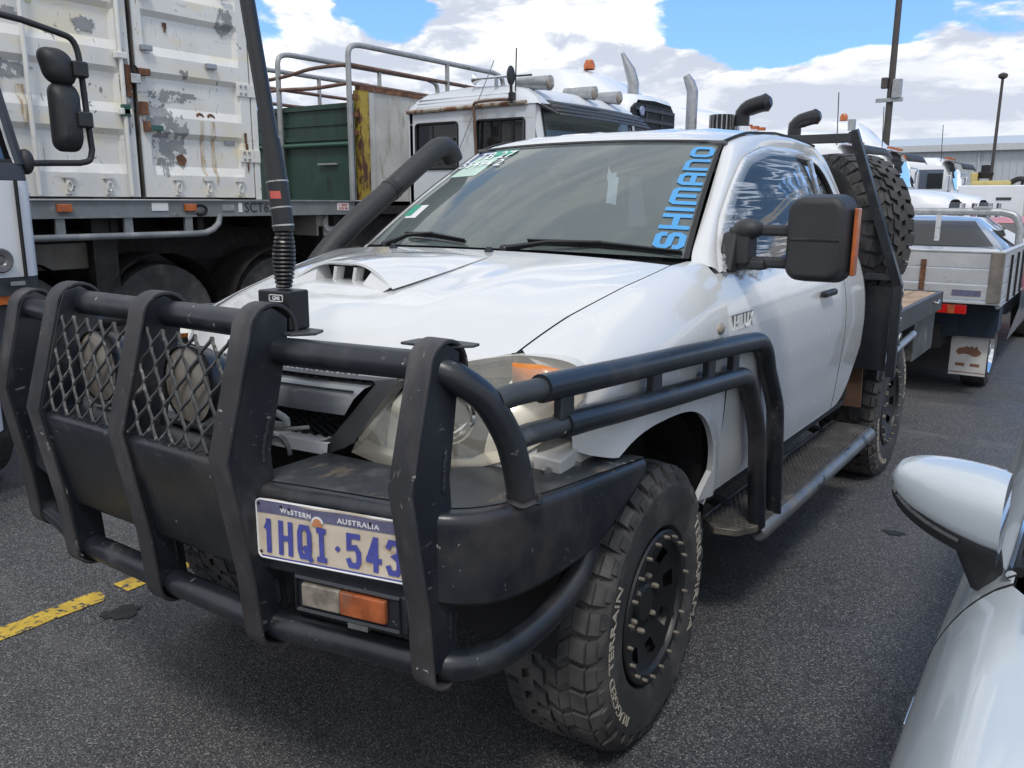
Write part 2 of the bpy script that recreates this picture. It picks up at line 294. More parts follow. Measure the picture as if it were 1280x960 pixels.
class B:
    def __init__(s): s.v = []; s.f = []; s.m = []
    def add(s, vs, fs, mi=0):
        o = len(s.v); s.v += [tuple(float(c) for c in v) for v in vs]; s.f += [tuple(o+i for i in f) for f in fs]; s.m += [mi]*len(fs); return s
    def box(s, c, d, rot=None, mi=0, taper=None):
        hx, hy, hz = d[0]/2, d[1]/2, d[2]/2
        vs = [Vector((x*hx, y*hy, z*hz)) for z in (-1, 1) for y in (-1, 1) for x in (-1, 1)]
        if taper: vs = [Vector((v.x*(taper[0] if v.z > 0 else 1), v.y*(taper[1] if v.z > 0 else 1), v.z)) for v in vs]
        R = rot if rot is not None else Matrix.Identity(3)
        if isinstance(rot, tuple):
            from mathutils import Euler
            R = Euler(rot).to_matrix()
        vs = [R @ v + Vector(c) for v in vs]
        return s.add(vs, [(0, 2, 3, 1), (4, 5, 7, 6), (0, 1, 5, 4), (1, 3, 7, 5), (3, 2, 6, 7), (2, 0, 4, 6)], mi)
    def b2(s, lo, hi, mi=0): return s.box([(a+b)/2 for a, b in zip(lo, hi)], [abs(b-a) for a, b in zip(lo, hi)], mi=mi)
    def tube(s, path, r, n=12, cap=True, mi=0, closed=False):
        P = [Vector(p) for p in path]; k = len(P)
        rs = r if hasattr(r, '__len__') else [r]*k
        T = []
        for i in range(k):
            a = P[i-1] if (i > 0 or closed) else P[0]; b = P[(i+1) % k] if (i < k-1 or closed) else P[-1]
            T.append((b-a).normalized() if (b-a).length > 1e-9 else (T[-1] if T else Vector((0, 0, 1))))
        nr = T[0].orthogonal().normalized(); vs = []
        for i in range(k):
            nr = (nr - T[i]*nr.dot(T[i])).normalized(); bi = T[i].cross(nr)
            vs += [P[i]+(nr*math.cos(a)+bi*math.sin(a))*rs[i] for a in [2*PI*j/n for j in range(n)]]
        fs = [(i*n+j, i*n+(j+1) % n, (i+1)*n+(j+1) % n, (i+1)*n+j) for i in range(k-1) for j in range(n)]
        if closed: fs += [((k-1)*n+j, (k-1)*n+(j+1) % n, (j+1) % n, j) for j in range(n)]
        elif cap: fs += [tuple(range(n-1, -1, -1)), tuple((k-1)*n+j for j in range(n))]
        return s.add(vs, fs, mi)
    def cyl(s, a, b, r, n=16, mi=0, r2=None): return s.tube([a, b], [r, r if r2 is None else r2], n, True, mi)
    def lathe(s, prof, c=(0, 0, 0), ax='x', n=48, mi=0):
        """prof: (along axis, radius)."""
        vs = []
        for (h, r) in prof:
            for j in range(n):
                a = 2*PI*j/n; u, w = r*math.cos(a), r*math.sin(a)
                p = {'x': (h, u, w), 'y': (w, h, u), 'z': (u, w, h)}[ax]
                vs.append((c[0]+p[0], c[1]+p[1], c[2]+p[2]))
        fs = [(i*n+j, i*n+(j+1) % n, (i+1)*n+(j+1) % n, (i+1)*n+j) for i in range(len(prof)-1) for j in range(n)]
        if prof[0][1] > 1e-6 and prof[0][1] < .02: fs.append(tuple(range(n-1, -1, -1)))
        return s.add(vs, fs, mi)
    def loft(s, rings, closed=False, cap=False, mi=0):
        n = len(rings[0]); vs = [p for r in rings for p in r]; q = n if closed else n-1
        fs = [(i*n+j, i*n+(j+1) % n, (i+1)*n+(j+1) % n, (i+1)*n+j) for i in range(len(rings)-1) for j in range(q)]
        if cap: fs += [tuple(range(n-1, -1, -1)), tuple((len(rings)-1)*n+j for j in range(n))]
        return s.add(vs, fs, mi)
    def prism(s, poly, fn, t0, t1, mi=0):
        """2-D polygon extruded between t0 and t1; fn(u, v, t) -> point."""
        n = len(poly); vs = [fn(u, v, t0) for u, v in poly]+[fn(u, v, t1) for u, v in poly]
        return s.add(vs, [tuple(range(n-1, -1, -1)), tuple(range(n, 2*n))]+[(j, (j+1) % n, n+(j+1) % n, n+j) for j in range(n)], mi)
    def ball(s, c, r, n=16, k=10, mi=0):
        rr = r if hasattr(r, '__len__') else (r, r, r)
        rings = [[(c[0]+rr[0]*math.sin(PI*i/k)*math.cos(2*PI*j/n), c[1]+rr[1]*math.sin(PI*i/k)*math.sin(2*PI*j/n), c[2]+rr[2]*math.cos(PI*i/k)) for j in range(n)] for i in range(k+1)]
        return s.loft(rings, True, False, mi)
    def mirror_x(s):
        """append the mirror image across X=0"""
        n = len(s.v); nf = len(s.f)
        s.v += [(-x, y, z) for x, y, z in s.v]
        s.f += [tuple(n+i for i in reversed(f)) for f in s.f[:nf]]; s.m += s.m[:nf]; return s

def rootloc(o):
    L = Vector((0, 0, 0))
    while o is not None: L += o.location; o = o.parent
    return L
def obj(name, b, material, parent=None, smooth=True, bevel=0.0, seg=2, label=None, kind=None, local=False, ang=35, fix=True, solid=0.0, sub=0):
    me = bpy.data.meshes.new(name)
    off = Vector((0, 0, 0)) if local else rootloc(parent)
    me.from_pydata([(x-off.x, y-off.y, z-off.z) for x, y, z in b.v], [], b.f)
    ms = material if isinstance(material, (list, tuple)) else [material]
    for x in ms: me.materials.append(x)
    if len(ms) > 1: me.polygons.foreach_set('material_index', b.m)
    bm = bmesh.new(); bm.from_mesh(me)
    bmesh.ops.remove_doubles(bm, verts=bm.verts, dist=1e-5)
    if fix: bmesh.ops.recalc_face_normals(bm, faces=bm.faces)
    bm.to_mesh(me); bm.free()
    if smooth:
        me.polygons.foreach_set('use_smooth', [True]*len(me.polygons)); me.set_sharp_from_angle(angle=rad(ang))
    o = bpy.data.objects.new(name, me); COL.objects.link(o); o.parent = parent
    if solid: md = o.modifiers.new('t', 'SOLIDIFY'); md.thickness = solid; md.offset = -1
    if sub: md = o.modifiers.new('s', 'SUBSURF'); md.levels = md.render_levels = sub
    if bevel:
        md = o.modifiers.new('b', 'BEVEL'); md.width = bevel; md.segments = seg; md.limit_method = 'ANGLE'; md.angle_limit = rad(40); md.harden_normals = True
    if label: o['label'] = label
    if kind: o['kind'] = kind
    return o
def thing(name, label, cat, loc=(0, 0, 0), group=None, rz=0.0):
    o = bpy.data.objects.new(name, None); COL.objects.link(o); o.location = loc; o.rotation_euler = (0, 0, rz); o.empty_display_size = .2
    o['label'] = label; o['category'] = cat
    if group: o['group'] = group
    return o
def tag(o, label, cat, group=None):
    o['label'] = label; o['category'] = cat
    if group: o['group'] = group
    return o
def dup(o, parent=None, loc=None, label=None, group=None, rz=None):
    c = o.copy(); COL.objects.link(c); c.parent = parent
    if loc is not None: c.location = loc
    if rz is not None: c.rotation_euler = (0, 0, rz)
    if label: c['label'] = label
    if group: c['group'] = group
    for ch in list(o.children): dup(ch, c)
    return c
def text(name, s, fn, material, parent, h=1.0, w=None, bold=0.0, ext=.02, local=False, space=1.0, label=None, res=3):
    """Lettering as mesh: glyphs scaled to height h and (optionally) width w, then placed by fn(u, v, t)."""
    cu = bpy.data.curves.new('t', 'FONT'); cu.body = s; cu.size = 1.0; cu.offset = bold; cu.extrude = ext; cu.resolution_u = res; cu.space_character = space
    o = bpy.data.objects.new('t', cu); COL.objects.link(o)
    dg = bpy.context.evaluated_depsgraph_get(); me0 = o.evaluated_get(dg).to_mesh()
    V = np.array([v.co[:] for v in me0.vertices]); F = [tuple(p.vertices) for p in me0.polygons]
    o.evaluated_get(dg).to_mesh_clear(); bpy.data.objects.remove(o); bpy.data.curves.remove(cu)
    x0, x1 = V[:, 0].min(), V[:, 0].max(); y0, y1 = V[:, 1].min(), V[:, 1].max()
    sy = h/(y1-y0); sx = w/(x1-x0) if w else sy
    b = B(); b.add([fn((x-x0)*sx, (y-y0)*sy, z/ext if ext else 0) for x, y, z in V], F)
    return obj(name, b, material, parent, smooth=False, local=local, label=label)
def rrect(w, h, r, k=4):
    """rounded rectangle outline centred on 0"""
    out = []
    for cx, cy, a0 in ((w/2-r, h/2-r, 0), (-w/2+r, h/2-r, 90), (-w/2+r, -h/2+r, 180), (w/2-r, -h/2+r, 270)):
        out += [(cx+r*math.cos(rad(a0+90*i/k)), cy+r*math.sin(rad(a0+90*i/k))) for i in range(k+1)]
    return out

GLY = {'1': [[(.16, .80), (.42, .93)], [(.5, 1), (.5, 0)]], 'H': [[(0, 1), (0, 0)], [(1, 1), (1, 0)], [(0, .5), (1, .5)]], 'I': [[(.5, 1), (.5, 0)], [(.1, 1), (.9, 1)], [(.1, 0), (.9, 0)]],
 'Q': [[(.0, .2), (0, .8), (.18, 1), (.82, 1), (1, .8), (1, .2), (.82, 0), (.18, 0), (0, .2)], [(.55, .28), (1.08, -.06)]], '5': [[(.95, 1), (.08, 1), (.04, .58), (.7, .62), (1, .46), (1, .16), (.8, 0), (.15, 0), (0, .14)]],
 '4': [[(.72, 0), (.72, 1)], [(.66, .98), (.04, .36)], [(0, .30), (1.05, .30)]], '3': [[(.0, .86), (.16, 1), (.82, 1), (1, .84), (.95, .60), (.45, .54), (.95, .46), (1, .16), (.82, 0), (.16, 0), (0, .14)]],
 'S': [[(1, .80), (1, .86), (.84, 1), (.16, 1), (0, .84), (0, .64), (.16, .52), (.84, .48), (1, .36), (1, .16), (.84, 0), (.16, 0), (0, .14), (0, .20)]], 'i': [[(0, 1), (0, 0)]],
 'M': [[(0, 0), (0, .86), (.12, 1), (.88, 1), (1, .86), (1, 0)], [(.5, 1), (.5, .10)]], 'A': [[(0, 0), (0, .80), (.18, 1), (.82, 1), (1, .80), (1, 0)], [(0, .40), (1, .40)]], 'N': [[(0, 0), (0, 1), (.78, 1), (1, .80), (1, 0)]],
 'O': [[(.0, .2), (0, .8), (.18, 1), (.82, 1), (1, .8), (1, .2), (.82, 0), (.18, 0), (0, .2)]]}
def strokes(name, s, fn, material, parent, h, w, th, gap, label=None, widths={}):
    """Block lettering from mitred strokes. Every character shares the cell width that fills w; fn(u, v, t) -> point."""
    units = [widths.get(c, 1.0) for c in s]; cell = (w-gap*(len(s)-1))/sum(units); x = 0; b = B(); lay = 0
    for c, un in zip(s, units):
        W_ = cell*un
        for poly in GLY[c]:
            P = [Vector((x+th/2+px*(W_-th), th/2+py*(h-th))) for px, py in poly]; n = len(P); cl_ = (P[0]-P[-1]).length < 1e-6; L = []; R_ = []
            for i in range(n):
                a = P[i]-P[i-1] if i else ((P[0]-P[-2]) if cl_ else P[1]-P[0]); d = P[i+1]-P[i] if i < n-1 else ((P[1]-P[0]) if cl_ else P[-1]-P[-2])
                a.normalize(); d.normalize(); na = Vector((-a.y, a.x)); nd = Vector((-d.y, d.x)); mv = (na+nd); mv = mv/max(.55, mv.length_squared/2)/1.0 if mv.length > 1e-3 else na
                ex = Vector((0, 0))
                if not cl_ and i == 0: ex = -d*th*.5
                if not cl_ and i == n-1: ex = a*th*.5
                L.append(P[i]+mv*th/2+ex); R_.append(P[i]-mv*th/2+ex)
            z0 = lay*.12
            q = [fn(p.x, p.y, z0+1) for p in L]+[fn(p.x, p.y, z0+1) for p in R_]+[fn(p.x, p.y, z0) for p in L]+[fn(p.x, p.y, z0) for p in R_]
            fs = []
            for i in range(n-1): fs += [(i, i+1, n+i+1, n+i), (2*n+i, 2*n+i+1, i+1, i), (n+i, n+i+1, 3*n+i+1, 3*n+i)]
            fs += [(0, n, 3*n, 2*n), (n-1, 2*n-1, 4*n-1, 3*n-1)]
            b.add(q, fs); lay += 1
        x += W_+gap
    return obj(name, b, material, parent, smooth=False, label=label)
# ================================================================== the white utility truck
UTE = thing('utility_truck', 'lifted white extra-cab utility with black bull bar, snorkel and muddy black off-road tyres', 'truck')
smth = lambda a, b, t: (lambda u: u*u*(3-2*u))(min(1, max(0, (t-a)/(b-a))))
def seamx(y): return .65+.085*smth(-.36, .45, y) if y > -.36 else .65-.5*(-.36-y)
def seamz(y): return float(np.interp(y, [-.7, -.36, -.15, .1, .34, .5], [1.165, 1.19, 1.258, 1.322, 1.370, 1.380]))
def sidex(y): return .868-(1.6*(-.2-y)**2 if y < -.2 else 0)
def flank(y, z):
    zs, xs, s = seamz(y), seamx(y), sidex(y)
    s -= .035*(max(0, 1.0-z)/.4)**2
    r = math.hypot(y-.03, z-.5); s += .012*math.exp(-((r-.48)/.045)**2)
    h = .24; t = (z-(zs-h))/h
    if t <= 0: return s
    t = min(1, t); return xs+(s-xs)*(1-t**2.3)**.55
# --- front wing
AR = []
for a in np.linspace(0, 1, 40):
    th = PI*(1-a*.98)-.0
    cx = math.copysign(abs(math.cos(th))**(2/2.9), math.cos(th)); sx = abs(math.sin(th))**(2/2.9)
    AR.append((.03+.425*cx, .5+.468*sx))
AR = [(-.33, .945), (-.28, .93)]+[p for p in AR if p[0] > -.25]+[(.449, .72), (.425, .66), (.392, .605)]
OUT = [(-.375, .965), (-.375, 1.05), (-.372, 1.188), (-.15, seamz(-.15)), (.1, seamz(.1)), (.34, seamz(.34)), (.47, seamz(.47)), (.496, 1.37), (.497, 1.1), (.499, .8), (.50, .60)]
def wing(sx):
    A, O = pl(AR, 70), pl(OUT, 70); rings = []
    for v in np.linspace(0, 1, 26):
        w = 1-(1-v)**2.0
        rings.append([(sx*flank(y, z), y, z) for y, z in (A*(1-w)+O*w)])
    inner = [(x-sx*.018, y, z+.003) for x, y, z in rings[0]]
    return B().loft([inner]+rings)
for sx in (1, -1): obj('front_wing', wing(sx), WHITE, UTE, ang=50)
# --- cab lower side: door skin, access door, rear corner
def lower(y, z):
    x = .868-.035*(max(0, 1.0-z)/.4)**2
    if z > 1.06: x -= .070*((z-1.06)/.28)**1.9
    x += .003*math.exp(-((z-1.00)/.05)**2)-.003*math.exp(-((z-.78)/.07)**2)
    return x
def side_panel(y0, y1, zb, zt, sx, ny=30, rear=None):
    rings = []
    for z in np.linspace(0, 1, 26):
        ring = []
        for y in np.linspace(y0, y1, ny):
            za, zz = zb(y), zt(y); Z = za+(zz-za)*z; ring.append((sx*lower(y, Z), y, Z))
        rings.append(ring)
    i0 = [(x-sx*.03, y, z+.006) for x, y, z in rings[0]]
    b = B().loft([i0]+rings); return b
zb_door = lambda y: .605
zt = lambda y: 1.335
for sx in (1, -1):
    obj('front_door', side_panel(.506, 1.95, zb_door, zt, sx, 40), WHITE, UTE, ang=50)
    zb_r = lambda y: .607+.26*max(0, (y-2.0)/.30)**2.2
    obj('access_door', side_panel(1.956, 2.30, zb_r, zt, sx, 14), WHITE, UTE, ang=50)
    rc = []
    for a in np.linspace(0, PI/2, 8):
        rc.append([(sx*(lower(2.3, z)-.10*(1-math.cos(a))), 2.302+.10*math.sin(a), z) for z in np.linspace(.87, 1.335, 8)])
    obj('cab_corner', B().loft(rc), WHITE, UTE)
for sx in (1, -1):
    for y in (.503, 1.953): obj('door_gap', B().tube([(sx*(lower(y, z)-.0025), y, z) for z in np.linspace(.62, 1.33, 24)], .0042, 6), SEAL, UTE)
obj('cab_back', B().b2((-.765, 2.385, .75), (.765, 2.40, 1.34)), WHITE, UTE)
# dark backing behind the shut lines, and floor / bay so that nothing shows through
bk = B()
for sx in (1, -1): bk.b2((sx*.80, .45, .62), (sx*.815, 2.28, 1.26)); bk.b2((sx*.70, .44, .6), (sx*.80, .47, 1.30))
bk.b2((-.80, .46, .58), (.80, 2.38, .64)); bk.b2((-.74, .44, .64), (.74, .46, 1.32))
obj('inner_body_shell', bk, DARK, UTE, smooth=False)
# --- greenhouse
WC = [(.742, .475, 1.352), (.724, .492, 1.377), (.652, .800, 1.582), (.576, 1.108, 1.785), (.588, 1.25, 1.818), (.600, 1.50, 1.838), (.604, 1.80, 1.838), (.606, 2.10, 1.820), (.602, 2.33, 1.768), (.655, 2.40, 1.60), (.775, 2.398, 1.335)]
DC = [(.800, .560, 1.337), (.768, .605, 1.395), (.722, .723, 1.505), (.682, .918, 1.625), (.642, 1.13, 1.733), (.626, 1.40, 1.785), (.622, 1.75, 1.793), (.624, 2.08, 1.780), (.640, 2.27, 1.722), (.690, 2.345, 1.60), (.800, 2.335, 1.335)]
GC = [(.800, .660, 1.338), (.775, .690, 1.39), (.737, .800, 1.49), (.700, .960, 1.592), (.662, 1.16, 1.695), (.646, 1.42, 1.743), (.642, 1.75, 1.752), (.644, 2.08, 1.738), (.662, 2.20, 1.675), (.706, 2.25, 1.56), (.802, 2.245, 1.335)]
NG = 90
wc, dc, gc = pl(WC, NG), pl(DC, NG), pl(GC, NG)
def sm(c, k=3):
    for _ in range(k): c = np.vstack([c[:1], (c[:-2]+2*c[1:-1]+c[2:])/4, c[-1:]])
    return c
wc, dc, gc = sm(wc, 4), sm(dc, 6), sm(gc, 6)
n_ = lambda c, d: c+np.array([d, 0, d*.37])
MX = lambda pts, sx: [(sx*p[0], p[1], p[2]) for p in pts]
def ease(a, b, t, bul): return a*(1-t)+b*t+np.array([bul*4*t*(1-t), 0, bul*1.5*4*t*(1-t)])
for sx in (1, -1):
    obj('roof_pillar', B().loft([MX(ease(wc, dc, t, .010), sx) for t in np.linspace(0, 1, 6)]+[MX(n_(dc, -.02), sx)]), WHITE, UTE, ang=60)
    d2 = dc*.965+gc*.035; d2 = n_(d2, .002)
    obj('window_frame', B().loft([MX(n_(d2, -.02), sx), MX(d2, sx)]+[MX(ease(d2, gc, t, .006), sx) for t in (.33, .66, 1)]+[MX(n_(gc, -.022), sx)]), WHITE, UTE, ang=60)
    gl = n_(gc, -.012); i0 = 8
    base = [np.array((.800, y, 1.337)) for y in np.linspace(.66, 2.245, NG)]
    obj('side_glass', B().loft([MX([p*(1-t)+q*t for p, q in zip(gl, base)], sx) for t in np.linspace(0, 1, 8)]), BLUEGLASS, UTE)
    tr = B()
    for q in (n_(gc, -.004),): tr.tube(MX(q, sx), .008, 6)
    obj('window_rubber', tr, SEAL, UTE)
    bp = B(); pa = [np.array((.650, 1.955, 1.752)), np.array((.70, 1.96, 1.60)), np.array((.802, 1.975, 1.335))]
    A_ = cr(pa, 10); bp.loft([MX(n_(A_+np.array((0, -.022, 0)), -.008), sx), MX(n_(A_+np.array((0, -.022, 0)), .004), sx), MX(n_(A_+np.array((0, .024, 0)), .004), sx), MX(n_(A_+np.array((0, .024, 0)), -.008), sx)])
    obj('window_pillar', bp, WHITE, UTE)
    obj('belt_rubber', B().tube([(sx*.803, .60, 1.341), (sx*.803, 1.94, 1.341)], .009, 6), SEAL, UTE)
# roof skin
rings = []
for y, xe, ze, zc, yc in ((1.108, .576, 1.785, 1.798, 1.045), (1.14, .580, 1.795, 1.818, 1.08), (1.25, .588, 1.818, 1.846, 1.21), (1.50, .600, 1.838, 1.874, 1.48), (1.80, .604, 1.838, 1.882, 1.79), (2.10, .606, 1.820, 1.868, 2.10), (2.33, .602, 1.768, 1.822, 2.37), (2.37, .60, 1.72, 1.775, 2.41)):
    ring = []
    for u in np.linspace(-1, 1, 41):
        k = abs(u)**2.4; rib = .004*math.exp(-((abs(u)-.33)/.05)**2)+.004*math.exp(-((abs(u)-.62)/.05)**2)
        ring.append((u*(xe+.002), y*k+yc*(1-k), zc+(ze-zc)*abs(u)**3.2+(rib if 1.2 < y < 2.2 else 0)))
    rings.append(ring)
obj('roof', B().loft(rings), WHITE, UTE, ang=60)
for sx in (1, -1): obj('roof_drip_strip', B().tube(MX(pl([(.577, 1.10, 1.788), (.585, 1.2, 1.812), (.590, 1.3, 1.831), (.603, 1.6, 1.847), (.606, 1.9, 1.842), (.608, 2.15, 1.822)], 24), sx), .006, 6), SEAL, UTE)
# back window frame
rb = B(); rb.loft([[(x, 2.405-.02*abs(x), z) for x in np.linspace(-.60, .60, 12)] for z in (1.33, 1.42)]); rb.loft([[(x, 2.405-.02*abs(x), z) for x in np.linspace(-.58, .58, 12)] for z in (1.70, 1.79)])
for sx in (1, -1): rb.loft([[(sx*x, 2.40, z) for x in (.50, .56, .64-.12*(z-1.34)/.45)] for z in (1.34, 1.55, 1.78)])
obj('rear_window_frame', rb, WHITE, UTE)
obj('rear_glass', B().loft([[(x, 2.388, z) for x in (-.52, .52)] for z in (1.40, 1.72)]), WSGLASS_D, UTE)
# windscreen
def wspt(u, v):            # u -1..1 across, v 0 bottom..1 top
    k = abs(u)**2.2
    b = np.array((u*.724, .492*k+.372*(1-k), 1.377*k+1.392*(1-k))); t = np.array((u*.576, 1.108*k+1.045*(1-k), 1.785*k+1.799*(1-k)))
    p = b*(1-v)+t*v; bul = .018*4*v*(1-v); return p+np.array((0, -.55*bul, .83*bul))
obj('windscreen', B().loft([[wspt(u, v) for u in np.linspace(-.985, .985, 40)] for v in np.linspace(.01, .985, 16)]), WSGLASS, UTE)
frit = []
for a in range(4):
    pass
fb = B()
def band(pa, pb): fb.loft([[wspt(*p)+np.array((0, -.004, .006)) for p in pa], [wspt(*p)+np.array((0, -.004, .006)) for p in pb]])
us = np.linspace(-1, 1, 40); vs_ = np.linspace(0, 1, 16)
band([(u, 1.0) for u in us], [(u, .975) for u in us])
band([(1.0, v) for v in vs_], [(.976, v) for v in vs_]); band([(-1.0, v) for v in vs_], [(-.976, v) for v in vs_])
obj('windscreen_rubber', fb, SEAL, UTE)
ww = lambda u0, v0, du, dv, lift=.006: (lambda a, b, t: wspt(u0+a*du, v0+b*dv)+np.array((0, -.55, .83))*(lift+t*.0006))
# lettering and stickers on the glass: vertical word reading upwards on the left-hand edge of the screen
E_ = np.array
def vert(a, b, t):                      # a runs up the screen, b across it towards -X
    v = .060+a; u = .966-.142*(b/.125)
    return wspt(u, v)+E_((0, -.55, .83))*(.004+t*.0005)
strokes('sun_strip_lettering', 'SHiMANO', vert, BLUEV, UTE, .125, .865, .027, .022, label='blue vinyl lettering along the edge of the windscreen', widths={'i': .26, 'M': 1.25})
obj('permit_paper', B().loft([[wspt(u+.10*(v-.66), v)+E_((0, -.0008, .0012)) for u in np.linspace(-.93, -.66, 6)] for v in np.linspace(.655, .90, 6)]), PAPER, UTE)
obj('green_sticker', B().loft([[wspt(u, v)+E_((0, -.002, .003)) for u in np.linspace(-.80, -.54, 6)] for v in np.linspace(.88, .95, 3)]), GREENST, UTE)
obj('blue_tint_strip', B().loft([[wspt(u, v)+E_((0, -.0004, .0006)) for u in np.linspace(-.965, -.74, 6)] for v in np.linspace(.78, .965, 5)]), mat('blue_tint_film', (.07, .10, .26), .3, var=.1), UTE)
pen = lambda u0, v0: (lambda a, b, t: wspt(u0+a-b*.10, v0+b)+E_((0, -.55, .83))*(.006+t*.0005))
text('paint_pen_writing', 'TB 27', pen(-.885, .845), WRITE, UTE, h=.085, w=.36, bold=.004, ext=.01)
text('paint_pen_writing', '55494 2', pen(-.955, .75), WRITE, UTE, h=.078, w=.42, bold=.003, ext=.01)
obj('registration_sticker', B().loft([[wspt(u, v)+E_((0, -.001, .0015)) for u in np.linspace(-.90, -.78, 4)] for v in np.linspace(.24, .36, 3)]), PAPERW, UTE)
obj('registration_sticker', B().loft([[wspt(u, v)+E_((0, -.002, .003)) for u in np.linspace(-.93, -.85, 4)] for v in np.linspace(.26, .36, 3)]), GREENST, UTE)
# cowl, wipers, washer jets
cw = []
for k, dz in ((0, 0), (.5, -.008), (1, .003)):
    cw.append([(u*.715, (.30*(1-abs(u)**2.2)*.0)+(.252+.10*abs(u)**2.2)*(1-k)+(.385+.12*abs(u)**2.2)*k, 1.393-.016*abs(u)**2.2*1.0+dz-.012) for u in np.linspace(-1, 1, 24)])
obj('cowl_panel', B().loft(cw), PLASTIC_S, UTE)
def wiper(u0, u1, v0, v1, pu):
    w = B(); a, c = wspt(u0, v0), wspt(u1, v1); up_ = E_((0, -.55, .83))
    w.tube([a+up_*.012, (a+c)/2+up_*.022, c+up_*.012], [.006, .009, .006], 6); w.tube([a+up_*.022, (a+c)/2+up_*.032, c+up_*.022], [.004, .007, .004], 6)
    w.tube([wspt(pu, -.02)+up_*.02, wspt(pu*.5+(u0+u1)/4, (v0+v1)/2-.02)+up_*.035, (a+c)/2+up_*.035], [.012, .008, .006], 6)
    w.ball(wspt(pu, -.02)+up_*.015, .02, 8, 6)
    return w
obj('wiper', wiper(.22, .97, .045, .02, .12), PLASTIC_S, UTE); obj('wiper', wiper(-.66, -.16, .075, .03, -.75), PLASTIC_S, UTE)
# bonnet
def hood(u, v):            # u -1..1 across, v 0 front..1 back
    yc = -.70+.95*v; k = abs(u)**2.4
    ys = -.385+.725*v; y = yc*(1-k)+ys*k
    zc = float(np.interp(v, [0, .04, .12, .24, .38, .55, .75, .9, 1], [1.135, 1.180, 1.236, 1.285, 1.318, 1.345, 1.372, 1.388, 1.398]))
    yq = -.372+.715*v; zs = seamz(yq); xs = seamx(yq)-.004
    z = zc+(zs-zc)*abs(u)**2.6+.010*math.exp(-((abs(u)-.60)/.10)**2)*math.sin(PI*min(1, v*1.1))
    return (u*xs, y, z)
vs_h = np.r_[np.linspace(0, .12, 8), np.linspace(.16, 1, 24)]
hb = B().loft([[tuple(E_(hood(u, 0))+E_((0, .03, -.03))) for u in np.linspace(-1, 1, 61)]]+[[hood(u, v) for u in np.linspace(-1, 1, 61)] for v in vs_h])
obj('bonnet', hb, WHITE, UTE, ang=60)
for sx in (1, -1):
    obj('bonnet_gap', B().tube([(sx*(seamx(y)-.001), y, seamz(y)-.006) for y in np.linspace(-.365, .44, 20)], .0055, 6), SEAL, UTE)
obj('bonnet_gap', B().tube([tuple(E_(hood(u, 0))+E_((0, .012, -.022))) for u in np.linspace(-1, 1, 30)], .008, 6), SEAL, UTE)
bay = B(); bay.b2((-.62, -.52, .72), (.62, .44, 1.12)); bay.b2((-.40, -.60, .75), (.40, -.5, 1.10))
obj('engine_bay', bay, DARK, UTE, smooth=False)
for (u, v) in ((-.46, .97), (.16, .97)):
    p = hood(u, v); obj('washer_jet', B().box((p[0], p[1], p[2]+.008), (.03, .022, .018), taper=(.5, .6)), PLASTIC_S, UTE, bevel=.003)
# bonnet scoop
def sc(u, v):
    """v 0 at the mouth, 1 where it dies into the bonnet"""
    y = -.325+.46*v; w = .215+.07*v*(1-v)-.02*v; x = u*w-.012
    vh = (y+.70)/.95; hz = hood(x/.7, vh)[2]
    prof = max(0, 1-abs(u)**3.0)**1.25; rise = .062*(1-v)**.8+.004
    return (x, y-.02*abs(u)**3*(1-v), hz+prof*rise*(1 if v < .97 else .2)+.001)
so = B().loft([[sc(u, v) for u in np.linspace(-1, 1, 33)] for v in np.linspace(0, 1, 14)])
lip0 = [sc(u, 0) for u in np.linspace(-.96, .96, 25)]
low = [(x-.012, -.385+.03*(abs(x)/.19)**4, hood(x/.7, (-.385+.70)/.95)[2]+.014-.010*(abs(x)/.19)**4) for x in np.linspace(-.187, .187, 25)]
base = [(x-.012, -.41+.03*(abs(x)/.19)**4, hood(x/.7, (-.41+.70)/.95)[2]-.003) for x in np.linspace(-.195, .195, 25)]
tz = sc(0, 0)[2]; sl_t = [(x-.012, -.318, tz-.012-.020*(abs(x)/.19)**3) for x in np.linspace(-.118, .118, 25)]
sl_b = [(x-.012, -.345, hood(x/.7, (-.345+.70)/.95)[2]+.012) for x in np.linspace(-.100, .100, 25)]
so.loft([base, low, sl_b, [(x, y+.07, z+.004) for x, y, z in sl_b]]); so.loft([lip0, [(p[0]*.4+q[0]*.6, p[1]*.5+q[1]*.5-.004, p[2]*.5+q[2]*.5) for p, q in zip(lip0, sl_t)], sl_t, [(x, y+.05, z+.006) for x, y, z in sl_t]])
for k in (0, -1):
    so.loft([[lip0[k], low[k]], [sl_t[k], sl_b[k]], [(sl_t[k][0], sl_t[k][1]+.05, sl_t[k][2]), (sl_b[k][0], sl_b[k][1]+.07, sl_b[k][2])]])
obj('bonnet_scoop', so, WHITE, UTE, ang=40)
sc_d = B(); sc_d.loft([[(x, -.275, z) for x in (-.14, .115)] for z in (1.27, tz-.010)]); obj('scoop_duct', sc_d, DARK, UTE, smooth=False)
for x in (-.052, .030): obj('scoop_vane', B().box((x, -.306, tz-.040), (.012, .035, .046), rot=(0, .25, 0)), WHITE, UTE, bevel=.002)
